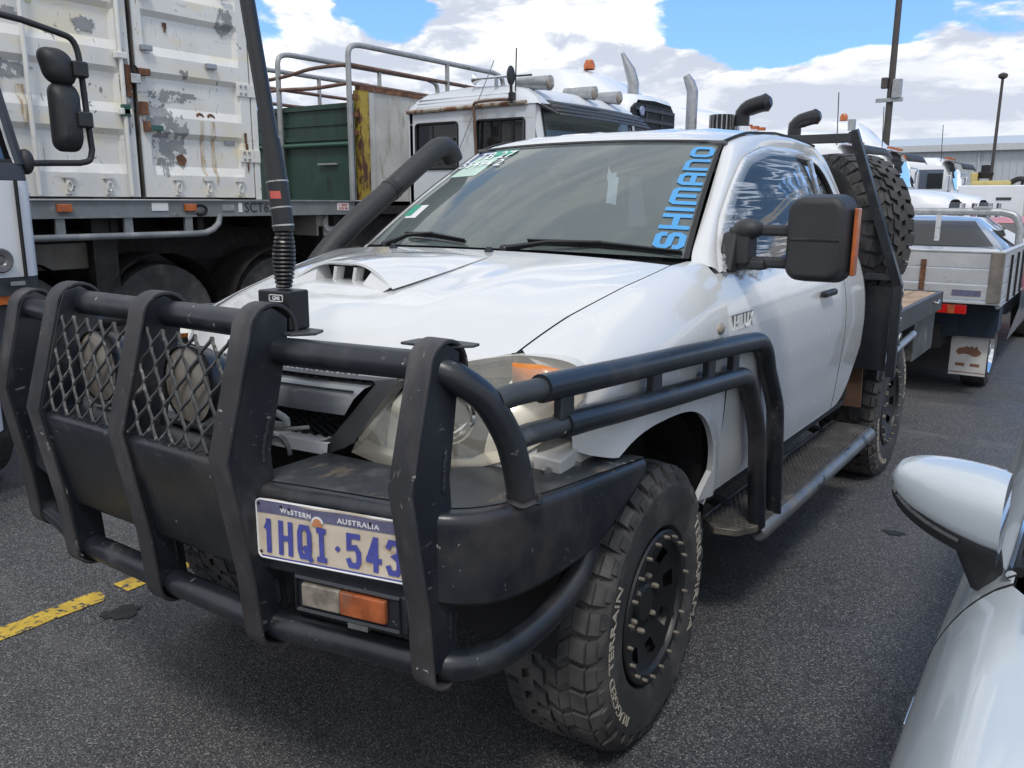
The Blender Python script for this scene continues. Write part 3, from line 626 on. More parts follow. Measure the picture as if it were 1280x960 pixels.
# headlamps
HT = [(.515, -.575, 1.155), (.575, -.50, 1.176), (.65, -.395, 1.186), (.74, -.365, 1.186), (.80, -.352, 1.176), (.828, -.350, 1.160)]
HB = [(.392, -.705, .965), (.49, -.690, .945), (.60, -.640, .940), (.71, -.55, .955), (.785, -.455, 1.00), (.836, -.362, 1.09)]
for sx in (1, -1):
    ht, hb2 = cr(HT, 24), cr(HB, 24); rg = []
    for t in np.linspace(0, 1, 12):
        r_ = ht*(1-t)+hb2*t; bul = .035*math.sin(PI*t)**.8
        rg.append([(sx*(p[0]+bul*.55*i/23), p[1]-bul*(1-.6*i/23), p[2]) for i, p in enumerate(r_)])
    L = obj('headlamp_lens', B().loft(rg), LENS, UTE)
    L['label'] = 'hazy yellowed headlamp lens'
    hs = B().loft([[(p[0]-sx*.055, p[1]+.11, p[2]) for p in r_] for r_ in rg]); hs.loft([[(p[0], p[1], p[2]) for p in rg[0]], [(p[0]-sx*.055, p[1]+.11, p[2]) for p in rg[0]]]); hs.loft([rg[-1], [(p[0]-sx*.055, p[1]+.11, p[2]) for p in rg[-1]]])
    hs.loft([[r_[-1] for r_ in rg], [(r_[-1][0]-sx*.055, r_[-1][1]+.11, r_[-1][2]) for r_ in rg]])
    obj('headlamp_housing', hs, REFL, UTE)
    bw = B()
    for c, r0 in (((.580, -.560, 1.060), .062),):
        d = Vector((sx*.25, -1, .05)).normalized(); c_ = Vector((sx*c[0], c[1], c[2])); q = d.to_track_quat('X', 'Z').to_matrix()
        tmp = B().lathe([(-.05, .012), (-.045, r0*.5), (-.02, r0*.85), (.012, r0), (.016, r0*1.12), (.010, r0*1.2)], n=28); bw.add([q @ Vector(v)+c_ for v in tmp.v], tmp.f)
    obj('lamp_bowl', bw, BOWL, UTE)
    obj('turn_signal', B().loft([[(sx*x, y, z) for x, y, z in ((.665, -.415, 1.172-.05*t), (.735, -.392, 1.170-.085*t), (.805, -.366, 1.157-.095*t))] for t in (0, .5, 1)]), SIGAMBER, UTE, solid=.01)
    obj('headlamp_bracket', B().loft([[tuple(E_((sx*p[0], p[1]+.012, p[2]-dz))) for p in hb2[2:18]] for dz in (.004, .045)]), WHITE_IN, UTE, solid=.01)
# inner wing metal and bumper bracket in the gap under the lamp
ib = B(); ib.box((.735, -.36, .93), (.17, .22, .10), rot=(.1, .1, .15)); ib.box((.66, -.46, .89), (.03, .20, .09)); ib.box((.79, -.30, .945), (.06, .12, .012))
obj('inner_wing_bracket', ib, WHITE_IN, UTE, bevel=.006)
bt = B(); bt.cyl((.80, -.47, .935), (.812, -.475, .935), .012, 6); bt.cyl((.815, -.36, .925), (.83, -.365, .925), .011, 6); bt.tube([(.72, -.47, .90), (.76, -.50, .925), (.80, -.47, .90)], .007, 6)
obj('bracket_bolt', bt, STEEL, UTE)
# grille
gf = B()
def gp(x, z): return -.735+.30*abs(x)**2.2*.9-(.12*(1.16-z)) + .02
outer = [(-.515, 1.155), (.515, 1.155), (.40, .985), (.33, .955), (-.33, .955), (-.40, .985)]
inner = [(-.47, 1.148), (.47, 1.148), (.345, .995), (.315, .985), (-.315, .985), (-.345, .995)]
def ringpts(P): return [(x, gp(x, z), z) for x, z in pl(P+[P[0]], 80)]
o_, i_ = ringpts(outer), ringpts(inner)
gf.loft([[(x, y+.03, z) for x, y, z in o_], [(x, y-.012, z) for x, y, z in o_], [(x, y-.02, z) for x, y, z in i_], [(x, y+.03, z) for x, y, z in i_]])
obj('grille_frame', gf, GREYDK, UTE, ang=30)
gb = B(); rg = []
for z, dy in ((1.136, .01), (1.129, -.030), (1.105, -.042), (1.062, -.034), (1.050, .01)):
    rg.append([(x, gp(x, z)+dy, z) for x in np.linspace(-.435+(1.12-z)*.7, .435-(1.12-z)*.7, 30)])
gb.loft(rg); obj('grille_bar', gb, GREYPL, UTE, ang=50)
obj('grille_bar_trim', B().tube([(x, gp(x, 1.12)-.039, 1.122) for x in np.linspace(-.42, .42, 24)], .0025, 5), SEAL, UTE)
gm = B()
for z0, z1 in ((1.135, 1.157), (.985, 1.050)):
    for k in range(-26, 27):
        for s_ in (1, -1):
            x0 = k*.032; x1 = x0+s_*(z1-z0)*1.9
            if abs(x0) < .42 and abs(x1) < .42-(1.15-z1)*.5: gm.tube([(x0, gp(x0, z0)+.005, z0), (x1, gp(x1, z1)+.005, z1)], .004, 4)
obj('grille_mesh', gm, PLASTIC_S, UTE, kind='stuff')
obj('grille_backing', B().loft([[(x, gp(x, z)+.045, z) for x in np.linspace(-.48+(1.155-z)*.7, .48-(1.155-z)*.7, 14)] for z in (1.155, 1.05, .96)]), DARK, UTE)
lp = [[(x, gp(x, .975)+dy-.008, z) for x in np.linspace(-.345, .345, 26)] for z, dy in ((.992, .02), (.985, -.018), (.958, -.022), (.948, .01))]
lo_ = obj('grille_lower_lip', B().loft(lp), SILVERPL, UTE, ang=50)
obj('lip_ring', B().tube([(.195+.042*math.cos(a), gp(.2, .97)-.034, .945+.042*math.sin(a)) for a in np.linspace(0, PI, 14)], .006, 6), GREYPL, lo_)
for c, r in (((.0, -.80, 1.075), .062),):
    em = B(); em.tube([(c[0]+r*math.cos(a), c[1], c[2]+r*.68*math.sin(a)) for a in np.linspace(0, 2*PI, 40, endpoint=False)], .006, 6, closed=True)
    em.tube([(c[0]+r*.36*math.cos(a), c[1], c[2]+r*.66*math.sin(a)) for a in np.linspace(0, 2*PI, 30, endpoint=False)], .005, 6, closed=True)
    em.tube([(c[0]+r*.72*math.cos(a), c[1], c[2]+r*.30+r*.26*math.sin(a)) for a in np.linspace(0, 2*PI, 30, endpoint=False)], .005, 6, closed=True)
    obj('front_emblem', em, CHROME, UTE)
cb = B(); cb.tube(cr([(.10, -.82, 1.100), (.19, -.85, 1.102), (.28, -.86, 1.090), (.338, -.855, 1.072), (.335, -.855, 1.056), (.28, -.86, 1.056), (.18, -.85, 1.068), (.10, -.82, 1.078)], 50), .0085, 8)
cb.tube(cr([(.27, -.85, 1.050), (.30, -.85, 1.040), (.365, -.81, 1.046)], 12), .005, 6)
obj('winch_cable_loop', cb, mat('grey_cable', (.30, .31, .30), .5, var=.1), UTE)
# under-body
ub = B()
for sx in (1, -1): ub.b2((sx*.36, -.75, .56), (sx*.46, 4.1, .68))
ub.box((0, 0, .42), (1.3, .10, .10)); ub.box((0, -.12, .55), (.9, .10, .18)); ub.cyl((-.7, 3.085, .41), (.7, 3.085, .41), .05, 12); ub.ball((.05, 3.085, .41), .14); ub.box((0, .6, .5), (.5, 1.2, .2)); ub.box((0, -.45, .55), (.8, .06, .22)); ub.box((-.35, 1.5, .5), (.35, 1.1, .18)); ub.b2((-.80, .46, .55), (.80, 2.35, .585))
obj('chassis', ub, UNDER, UTE)
for sx in (1, -1):
    li = B(); rgs = []
    for x in (.50, .70, .815):
        rgs.append([(sx*x, .03+.47*math.cos(a), .50+.485*math.sin(a)) for a in np.linspace(-.15, PI+.15, 28)])
    li.loft(rgs); li.loft([rgs[0], [(sx*.5, .03, .5)]*28]); obj('wheel_arch_liner', li, DARK, UTE)
    fl = B(); fl.loft([[(sx*x, .50-.03*abs(math.sin(4*z)), z) for x in (.50, .79)] for z in np.linspace(.45, .9, 8)]); obj('splash_guard', fl, PLASTIC, UTE)
# interior
for x in (-.37, .37):
    it = B()
    it.box((x, 1.30, 1.02), (.48, .50, .16)); it.box((x, 1.58, 1.30), (.46, .14, .50), rot=(-.22, 0, 0)); it.box((x, 1.66, 1.60), (.25, .09, .17), rot=(-.2, 0, 0))
    obj('seat', it, SEATG, UTE, bevel=.03)
ds = B(); ds.loft([[(u*.70, y-.0+.09*u*u, z) for u in np.linspace(-1, 1, 16)] for y, z in ((.42, 1.335), (.60, 1.345), (.78, 1.325), (.83, 1.25), (.80, 1.05))]); obj('dashboard', ds, DASH, UTE)
st = B(); st.tube([(-.37+.185*math.cos(a), .93-.07*math.sin(a), 1.28+.17*math.sin(a)) for a in np.linspace(0, 2*PI, 40, endpoint=False)], .016, 8, closed=True); st.box((-.37, .93, 1.28), (.32, .04, .05), rot=(.4, 0, 0)); st.box((-.37, .91, 1.27), (.13, .05, .12), rot=(.4, 0, 0))
obj('steering_wheel', st, PLASTIC, UTE)
obj('rear_view_mirror', B().box((.0, 1.02, 1.70), (.24, .03, .07)), PLASTIC, UTE, bevel=.01)
for x in (-.36, .36): obj('sun_visor', B().box((x, 1.14, 1.765), (.46, .13, .02), rot=(-.3, 0, 0)), DASH, UTE, bevel=.008)
# door furniture, badges
obj('door_handle', B().box((.872, 1.63, 1.185), (.03, .17, .028)), PLASTIC_S, UTE, bevel=.01)
def sidefn(y0, z0, x): return lambda a, b, t: (x+t*.003+.0, y0+a, z0+b)
hx = lower(.6, 1.19)+.003
text('badge_lettering', 'HILUX', sidefn(.562, 1.147, hx), BADGE, UTE, h=.054, w=.181, bold=.035, ext=.02)
text('badge_lettering', 'HILUX', sidefn(.565, 1.150, hx+.0045), SILVERPL, UTE, h=.048, w=.175, bold=.0, ext=.02)
text('badge_lettering', 'SR D-4D', sidefn(.575, 1.100, lower(.6, 1.12)+.003), BADGE, UTE, h=.028, w=.15, bold=.0, ext=.02)
obj('side_repeater', B().ball((.866, .43, 1.175), (.012, .028, .020)), CLEARL, UTE)
# snorkel on the far side
sn = B(); sp = cr([(-.80, .20, 1.20), (-.79, .30, 1.33), (-.765, .46, 1.47), (-.74, .70, 1.63), (-.72, .90, 1.765), (-.715, .975, 1.80), (-.715, 1.03, 1.79), (-.715, 1.06, 1.745)], 40)
sn.tube(sp, [.046]*40, 20); 
SNK = obj('snorkel', sn, PLASTIC, UTE); obj('snorkel_clamp', B().tube([sp[22]+(sp[23]-sp[22])*t for t in (-.2, .9)], .0485, 20), PLASTIC_S, SNK)
# towing mirror, near side
mi = B(); mi.prism(rrect(.195, .285, .05, 6), lambda u, v, t: (1.068+u*(1-.12*t)+.006*v, .775-.13*t+.035*u, 1.448+v*(1-.10*t)), 0, 1)
MR = obj('towing_mirror', mi, PLASTIC, UTE, bevel=.022, seg=4)
mg = B().prism(rrect(.17, .255, .04, 6), lambda u, v, t: (1.068+u+.006*v, .777+.006*t+.035*u, 1.448+v), 0, 1); obj('mirror_glass', mg, MIRRORG, MR)
ma = B()
for z in (1.472, 1.368): ma.box((.93, .70, z), (.20, .045, .036), rot=(0, 0, .05))
obj('mirror_arm', ma, PLASTIC, MR, bevel=.012, seg=3)
mb = B(); mb.box((.825, .69, 1.42), (.075, .085, .125)); mb.box((.795, .69, 1.40), (.05, .17, .13), taper=(1, .5)); mb.ball((.845, .685, 1.475), (.052, .05, .035)); mb.box((.855, .69, 1.36), (.11, .06, .035))
obj('mirror_mount', mb, PLASTIC, MR, bevel=.012, seg=3)
obj('mirror_trim_line', B().box((1.07, .648, 1.448), (.15, .012, .010), rot=(0, 0, .035)), PLASTIC_S, MR, bevel=.003)
obj('mirror_reflector', B().box((1.174, .735, 1.44), (.012, .05, .21), rot=(0, .0, .035)), AMBER, MR, bevel=.003)
# cling film stretched over the side window
rngf = random.Random(4)
fg = []
for j in range(56):
    t = j/55; row = []
    for i in range(120):
        s = i/119
        y = .50+s*1.50; z = 1.22+t*.60
        a = math.sin((z-1.40-(y-.55)*.10)*95+2.5*math.sin(y*7))*math.exp(-max(0, y-.6)*.2)
        w_ = .0008*a+.0010*math.sin(z*61-y*14)+.0035*math.exp(-((y-.62)**2+(z-1.33)**2)/.03)*math.sin(z*150+y*90+4*math.sin(y*31))
        if z < 1.335: x = lower(y, z)+.004
        else: x = 1.281+.022-.37*z
        row.append((x+w_+.004, y, z))
    fg.append(row)
def inside(y, z):
    lo = 1.315+.015*math.sin(y*13)+.008*math.sin(y*41); top = float(np.interp(y, [.50, .58, .62, .72, .92, 1.13, 1.4, 1.75, 2.0], [1.2, 1.36, 1.41, 1.52, 1.640, 1.745, 1.782, 1.785, 1.775]))
    return lo < z < top and y < 1.955+.02*math.sin(z*40)
fb_ = B(); vid = {}
for j in range(56):
    for i in range(120): vid[j, i] = len(fb_.v); fb_.v.append(fg[j][i])
for j in range(55):
    for i in range(119):
        p = fg[j][i]
        if inside(p[1], p[2]): fb_.f.append((vid[j, i], vid[j, i+1], vid[j+1, i+1], vid[j+1, i])); fb_.m.append(0)
used = {i for f in fb_.f for i in f}; remap = {}; nv = []
for i, v in enumerate(fb_.v):
    if i in used: remap[i] = len(nv); nv.append(v)
fb_.f = [tuple(remap[i] for i in f) for f in fb_.f]; fb_.v = nv
obj('cling_film', fb_, FILM, UTE, ang=80, label='crinkled clear plastic film stretched over the side window')

# --- wheels
def tyre_geo(R=.42, w=.295, ri=.222):
    b = B(); h = w/2
    prof = [(-h+.035, ri), (-h+.006, ri+.018), (-h-.004, ri+.055), (-h-.003, R-.062), (-h+.012, R-.040), (-h+.048, R-.020), (0, R-.014), (h-.048, R-.020), (h-.012, R-.040), (h+.003, R-.062), (h+.004, ri+.055), (h-.006, ri+.018), (h-.035, ri)]
    b.lathe(prof, n=72)
    N = 34
    def P(x, r, a): return (x, r*math.cos(a), r*math.sin(a))
    def block(x0, x1, a0, a1, sk, r0, r1, r1b=None):
        # an 8-corner lug, skewed by sk, following the carcass
        r1b = r1 if r1b is None else r1b
        q = []
        for r_, t in ((r0, 0), (r1, .004)):
            for x, aa, rr in ((x0+t, a0, r_), (x1-t, a0+sk, r_ if r_ == r0 else r1b), (x1-t, a1+sk, r_ if r_ == r0 else r1b), (x0+t, a1, r_)):
                q.append(P(x, rr, aa))
        b.add(q, [(0, 1, 2, 3), (7, 6, 5, 4), (0, 4, 5, 1), (1, 5, 6, 2), (2, 6, 7, 3), (3, 7, 4, 0)])
    da = 2*PI/N
    for k in range(N):
        a = k*da
        for s_, ph in ((1, 0), (-1, .5)):
            a2 = a+ph*da; ext = .0 if k % 2 else .012
            # shoulder lug: tread face, then down the sidewall
            block(s_*(h*.48), s_*(h-.030), a2, a2+da*.73, .02*s_, R-.022, R, R-.004)
            block(s_*(h-.031), s_*(h-.004), a2+.02*s_, a2+da*.73+.02*s_, 0, R-.055, R-.005, R-.026-ext)
            block(s_*(h-.010), s_*(h+.004), a2+.03*s_, a2+da*.55+.02*s_, 0, R-.085+ext, R-.030, R-.042)
            # centre lugs, zig-zag
            block(s_*.006, s_*(h*.27), a2+da*.08, a2+da*.70, .05*s_, R-.020, R)
            block(s_*(h*.25), s_*(h*.52), a2+da*.38, a2+da*1.0, -.06*s_, R-.020, R)
    return b
TY = tyre_geo()
def rim_geo():
    b = B(); h = .1475
    b.lathe([(-.12, .20), (.02, .20), (.06, .206), (.105, .212), (.128, .222), (.140, .226), (.146, .222), (.146, .196), (.139, .192), (.132, .190)], n=60)
    # dished disc with eight D-shaped windows
    n = 96; rr = [.190, .170, .128, .106, .078, .060]; hh = [.132, .123, .110, .105, .094, .094]
    vs = []; fs = []
    for r, x in zip(rr, hh): vs += [(x, r*math.cos(2*PI*j/n), r*math.sin(2*PI*j/n)) for j in range(n)]
    for i in range(len(rr)-1):
        for j in range(n):
            if i == 1 and (j % 12) < 5: continue
            fs.append((i*n+j, i*n+(j+1) % n, (i+1)*n+(j+1) % n, (i+1)*n+j))
    b.add(vs, fs)
    b.lathe([(.094, .062), (.104, .058), (.110, .050), (.112, .0)], n=32)
    b.lathe([(.10, .186), (.06, .182), (.03, .17), (.03, .05)], n=40)
    return b
RG = rim_geo()
def bolts_geo():
    b = B()
    for k in range(20):
        a = 2*PI*(k+.5)/20; c = (.146, .208*math.cos(a), .208*math.sin(a)); b.cyl(c, (.156, c[1], c[2]), .0058, 6); b.cyl((.156, c[1], c[2]), (.161, c[1], c[2]), .005, 6)
    return b
BG_ = bolts_geo()
def nuts_geo():
    b = B()
    for k in range(6):
        a = 2*PI*k/6+.3; c = (.07, .085*math.cos(a), .085*math.sin(a)); b.tube([c, (.098, c[1], c[2]), (.108, c[1], c[2])], [.012, .012, .006], 8)
    return b
NUT = obj('wheel_nut', B().tube([(.092, .082, 0), (.110, .082, 0), (.116, .082, 0)], [.009, .009, .005], 8), DULLBOLT, None, local=True)
def arc_text(s, a_mid, span, h, r, parent, flip=False):
    w = span*r
    def fn(a, b, t):
        ang = a_mid-(a-w/2)/r if not flip else a_mid+(a-w/2)/r
        rr = r-h/2+b if not flip else r+h/2-b
        d = abs(rr-.30)/.10
        x = .1475+.0042+t*.0010
        return (x, rr*math.cos(ang), rr*math.sin(ang))
    return text('sidewall_lettering', s, fn, TYLET, parent, h=h, w=w, bold=.004, ext=.02, local=True)
def wheel(loc, sx=1, rot=0.0, lettering=True, parent=UTE, steer=0.0):
    w = bpy.data.objects.new('wheel', None); COL.objects.link(w); w.parent = parent; w.location = loc; w.rotation_euler = (rot, 0, steer+(0 if sx > 0 else PI))
    obj('tyre', TY, RUBBER, w, local=True, ang=28); obj('rim', RG, RIM, w, local=True, ang=30); obj('rim_bolt', BG_, DULLBOLT, w, local=True, kind='stuff')
    for k in range(6):
        nu = bpy.data.objects.new('wheel_nut', NUT.data); COL.objects.link(nu); nu.parent = w; nu.rotation_euler = (PI*2*k/6+.3, 0, 0)
    if lettering:
        # angle 0 points along +Y (rear), 90 deg up
        arc_text('TERRAFIRMA', rad(-2), rad(70), .036, .330, w)
        arc_text('RUGGED TERRAIN', rad(190), rad(84), .028, .328, w)
    return w
wheel((.742, 0, .410), 1, 0.0, steer=rad(3.5)); wheel((.742, 3.085, .410), 1, .6); wheel((-.742, 0, .41), -1, .3, False, steer=rad(3.5)); wheel((-.742, 3.085, .41), -1, .2, False)
# --- side step
ss_ = B(); ss_.prism([(.735, .70), (.735, 2.44), (.905, 2.44), (.922, 2.42), (.922, .74), (.875, .66), (.80, .64)], lambda u, v, t: (u, v, .405+.026*t), 0, 1); ss_.box((.732, 1.56, .428), (.010, 1.74, .022))
SS = obj('side_step', ss_, mat('side_step_plate', (.080, .077, .074), .45, .25, var=.3, vs=7, layers=(((.20, .18, .155), 6, .48, .68),)), UTE, bevel=.004)
tp = B()
for j in range(8):
    for i in range(74):
        y = .70+i*.0232; x = .752+j*.0205
        tp.box((x+(.004 if i % 2 else -.004), y, .4325), (.013, .009, .004), taper=(.6, .5))
STR_ = obj('step_tread', tp, mat('step_tread_studs', (.085, .08, .075), .4, .3, var=.3, vs=6, layers=(((.16, .15, .13), 5, .5, .7),)), SS, smooth=False, kind='stuff')
obj('step_tube', B().tube([(.918, y, .392) for y in (.765, .775, 1.2, 1.7, 2.2, 2.425, 2.445, 2.455)], [.024, .031, .033, .033, .033, .033, .028, .016], 18), mat('worn_step_tube', (.20, .21, .22), .36, .5, var=.25, vs=6, layers=(((.25, .21, .16), 9, .55, .72), ((.03, .03, .032), 4, .56, .62))), SS)
for y in (.9, 2.2): obj('step_bracket', B().box((.62, y, .46), (.28, .05, .03), rot=(0, .3, 0)), UNDER, SS)
obj('step_tube', B().tube([(-.915, .7, .392), (-.915, 2.44, .392)], .034, 12), BAR, UTE)
# --- tray
TR = B(); 
for sx in (1, -1): TR.b2((sx*.905, 2.50, .865), (sx*.935, 4.20, .985))
TR.b2((-.935, 4.17, .866), (.935, 4.20, .984)); TR.b2((-.905, 2.50, .90), (.905, 2.56, .96)); TR.b2((-.9, 3.3, .87), (.9, 3.38, .93))
obj('tray_rail', TR, mat('scuffed_tray_rail', (.085, .088, .090), .5, .3, var=.25, vs=6, layers=(((.22, .215, .20), 7, .55, .72), ((.12, .07, .04), 12, .66, .72))), UTE, bevel=.004)
for k in range(9):
    x = -.80+k*.2; obj('tray_board', B().b2((x-.097, 2.50, .955), (x+.097, 4.165, .978)), TIMBER, UTE, bevel=.003)
obj('tray_hook', B().tube([(.937, 2.72, .93), (.957, 2.72, .925), (.957, 2.72, .965), (.945, 2.72, .97)], .008, 8), STEEL, UTE); obj('tray_hook', B().tube([(.937, 3.85, .94), (.96, 3.85, .935), (.96, 3.90, .95)], .008, 8), STEEL, UTE)
bx = B().prism([(3.50, .86), (4.19, .87), (4.17, .60), (3.52, .60)], lambda y, z, t: (.90-.30*t, y, z), 0, 1); obj('under_tray_box', bx, mat('scuffed_grey_box', (.10, .10, .10), .45, .4, var=.3, vs=5, layers=(((.26, .25, .24), 6, .54, .74),)), UTE, bevel=.006)
obj('tray_support', B().box((.87, 2.62, .80), (.05, .05, .3)), BAR, UTE); obj('tray_support', B().tube([(.90, 2.58, .73), (.92, 3.35, .80)], .022, 10), GALV, UTE)
obj('guard_flap', B().box((.78, 2.52, .70), (.12, .015, .40), rot=(.1, 0, 0)), mat('rusty_brown_flap', (.16, .09, .06), .8, var=.3, vs=6), UTE)
hd = B()
for sx in (1, -1):
    hd.tube([(sx*.99, 2.44, .70), (sx*.985, 2.44, 1.16), (sx*.745, 2.30, 1.90)], .030, 4)
hd.tube([(-.745, 2.30, 1.865), (.745, 2.30, 1.865)], .030, 4); hd.tube([(-.97, 2.44, 1.2), (.97, 2.44, 1.2)], .025, 4)
obj('headboard_frame', hd, BAR, UTE, smooth=False, bevel=.004)
obj('headboard_panel', B().b2((-.95, 2.47, .72), (.955, 2.478, 1.15)), BAR, UTE)
obj('headboard_lug', B().box((.735, 2.30, 1.925), (.03, .03, .05)), GALV, UTE)
ch_ = B()
for k in range(7): 
    c = Vector((.99, 2.52, 1.15-.035*k)); ch_.tube([c+Vector((.008*math.cos(a)*(k % 2), .008*math.cos(a)*(1-k % 2), .022*math.sin(a))) for a in np.linspace(0, 2*PI, 12, endpoint=False)], .0035, 5, closed=True)
ch_.tube([(1.0, 2.54+.03*math.cos(a), .88+.03*math.sin(a)) for a in np.linspace(0, 5.2, 14)], .005, 6)
obj('safety_chain', ch_, STEEL, UTE)
# spare wheel leaning behind the headboard
SP = thing('spare_wheel', 'spare off-road tyre standing upright behind the headboard on the tray', 'spare wheel', (.605, 2.74, 1.395))
w = obj('tyre', TY, RUBBER, SP, local=True, ang=28); w.rotation_euler = (0, 0, rad(-128)); w2 = obj('rim', RG, RIM, SP, local=True); w2.rotation_euler = (0, 0, rad(-128))
bpy.data.objects.remove(NUT)
# ================================================================== bull bar (a part of the truck, with its own pieces)
BB = bpy.data.objects.new('bull_bar', None); COL.objects.link(BB); BB.parent = UTE
def upright(x, P, w=.060):
    """P: arch centre (y,z), arch radius, kinks, bottom tube centre, bottom radius"""
    (ay, az), ar, k1, k2, (by, bz), br = P
    path = []
    for a in np.linspace(-.15, PI*.97, 14): path.append((ay+ar*math.cos(a), az+ar*math.sin(a)))
    path += [k1, k2]
    for a in np.linspace(PI*1.0, PI*1.62, 8): path.append((by+br*math.cos(a), bz+br*math.sin(a)))
    # round the kinks a little, then sweep the flat bar
    Q = np.array(path); t = .009; L = []
    for i in range(len(Q)):
        a = Q[max(0, i-1)]; b = Q[min(len(Q)-1, i+1)]; d = (b-a)/np.linalg.norm(b-a); n = np.array((-d[1], d[0]))
        L.append((Q[i], Q[i]+n*t))
    rings = [[(x-w/2, *o), (x+w/2, *o), (x+w/2, *i_), (x-w/2, *i_)] for o, i_ in L]
    b = B().loft(rings, closed=True, cap=True)
    return b
CEN = ((-.935, 1.285), .067, (-1.077, 1.035), (-1.028, .759), (-.968, .624), .048)
OUTU = ((-.852, 1.243), .060, (-.972, 1.022), (-.928, .758), (-.868, .614), .048)
def rear_y(z, P): return P
for x, P in ((0, CEN), (.385, CEN), (-.385, CEN), (.795, OUTU), (-.795, OUTU)):
    u = obj('upright', upright(x, P), STRAP, BB, bevel=.003, ang=40)
    (ay, az), ar, k1, k2, (by, bz), br = P
    yb = k1[0]+.115 if abs(x) < .5 else k1[0]+.118
    fr = [(ay-ar+.006, az), (k1[0]+.008, k1[1]), (k2[0]+.008, k2[1]), (by-br+.006, bz)]
    bkp = [(by+.035, bz), (yb+.02, k2[1]), (yb+.004, k1[1]), (ay+ar*.55, az-.02), (ay+ar*.6, az+.03), (ay, az+ar-.010), (ay-ar*.65, az+ar*.68)]
    sx = 1 if x >= 0 else -1
    for dx in (.018, -.024):
        pb = B().prism(fr+bkp, lambda a, b, t: (x+dx*sx+.008*t, a, b), 0, 1)
        obj('upright_web', pb, BAR, u, bevel=.002)
    wd = B(); rs = random.Random(int(x*100)+9)
    for k in range(34):
        z = k1[1]-.02+(az-.06-k1[1])*k/33 if k < 17 else bz+.06+(k2[1]-bz-.08)*(k-17)/17
        yq = float(np.interp(z, [bz, k2[1], k1[1], az-.02], [by+.035, yb+.02, yb+.004, ay+ar*.55]))-.022
        wd.ball((x+(.027 if sx > 0 else -.027), yq+rs.uniform(-.002, .002), z), (.004, .006, .006), 6, 4)
    obj('weld_bead', wd, BAR, u, kind='stuff')
# tubes
obj('top_tube', B().tube([(-.40, -.925, 1.298), (.40, -.925, 1.298)], .031, 20), BAR, BB)
for sx in (1, -1):
    side = [(sx*.36, -.925, 1.246), (sx*.60, -.892, 1.247), (sx*.76, -.866, 1.246), (sx*.80, -.858, 1.242), (sx*.835, -.835, 1.222), (sx*.862, -.785, 1.176), (sx*.878, -.738, 1.10), (sx*.884, -.712, 1.03), (sx*.886, -.69, .94)]
    obj('side_tube', B().tube(cr(side, 44), .0305, 20), BAR, BB)
    obj('weld_collar', B().tube([(sx*.886+.037*math.cos(a), -.69+.037*math.sin(a), .945-.003*math.sin(5*a)) for a in np.linspace(0, 2*PI, 24, endpoint=False)], .007, 6, closed=True), BAR, BB)
    low = [(0, -.968, .626), (sx*.385, -.966, .626), (sx*.60, -.915, .622), (sx*.785, -.868, .615), (sx*.845, -.80, .602), (sx*.872, -.68, .606), (sx*.880, -.52, .640), (sx*.872, -.41, .695), (sx*.862, -.355, .775)]
    obj('lower_tube', B().tube(np.vstack([low[:2], cr(low[1:], 40)[1:]]), .033, 20), BAR, BB)
    obj('brace_bar', B().box((sx*.74, -.52, .725), (.22, .045, .012), rot=(0, .55*sx, .7*sx)), BARLT, BB)
    # side rails down to the step
    up_ = cr([(sx*.885, -.72, 1.178), (sx*.897, -.50, 1.170), (sx*.90, -.27, 1.158), (sx*.90, .10, 1.140), (sx*.90, .35, 1.126), (sx*.90, .58, 1.113)], 30)
    up_ = np.vstack([up_, cr([(sx*.90, .58, 1.113), (sx*.90, .70, 1.100), (sx*.90, .765, 1.055), (sx*.90, .80, .99)], 12)[1:], cr([(sx*.90, .80, .99), (sx*.902, .865, .90), (sx*.904, .90, .84), (sx*.906, .915, .76), (sx*.908, .955, .40)], 20)[1:]])
    obj('side_rail', B().tube(up_[2:], .0315, 18), BAR, BB)
    lo_r = np.vstack([cr([(sx*.885, -.66, 1.082), (sx*.898, -.45, 1.074), (sx*.90, -.27, 1.061), (sx*.90, .10, 1.036), (sx*.90, .45, 1.014)], 30), cr([(sx*.90, .45, 1.014), (sx*.90, .56, 1.003), (sx*.90, .62, .965), (sx*.90, .655, .91)], 12)[1:], cr([(sx*.90, .655, .91), (sx*.901, .70, .84), (sx*.902, .735, .76), (sx*.904, .745, .68), (sx*.906, .785, .40)], 20)[1:]])
    obj('side_rail', B().tube(lo_r[3:], .0315, 18), BAR, BB)
    obj('rail_stub', B().tube([(sx*.873, -.765, 1.172), up_[0], up_[4]], .0245, 14), BARLT, BB); obj('rail_stub', B().tube([(sx*.878, -.735, 1.080), lo_r[0], lo_r[5]], .0245, 14), BARLT, BB)
    for y in (-.55, -.10, .27, .47):
        za = float(np.interp(y, up_[:30, 1], up_[:30, 2])); zb = float(np.interp(y, lo_r[:30, 1], lo_r[:30, 2]))
        obj('rail_spacer', B().box((sx*.90, y, (za+zb)/2), (.022, .055, za-zb-.035)), BAR, BB, bevel=.004)
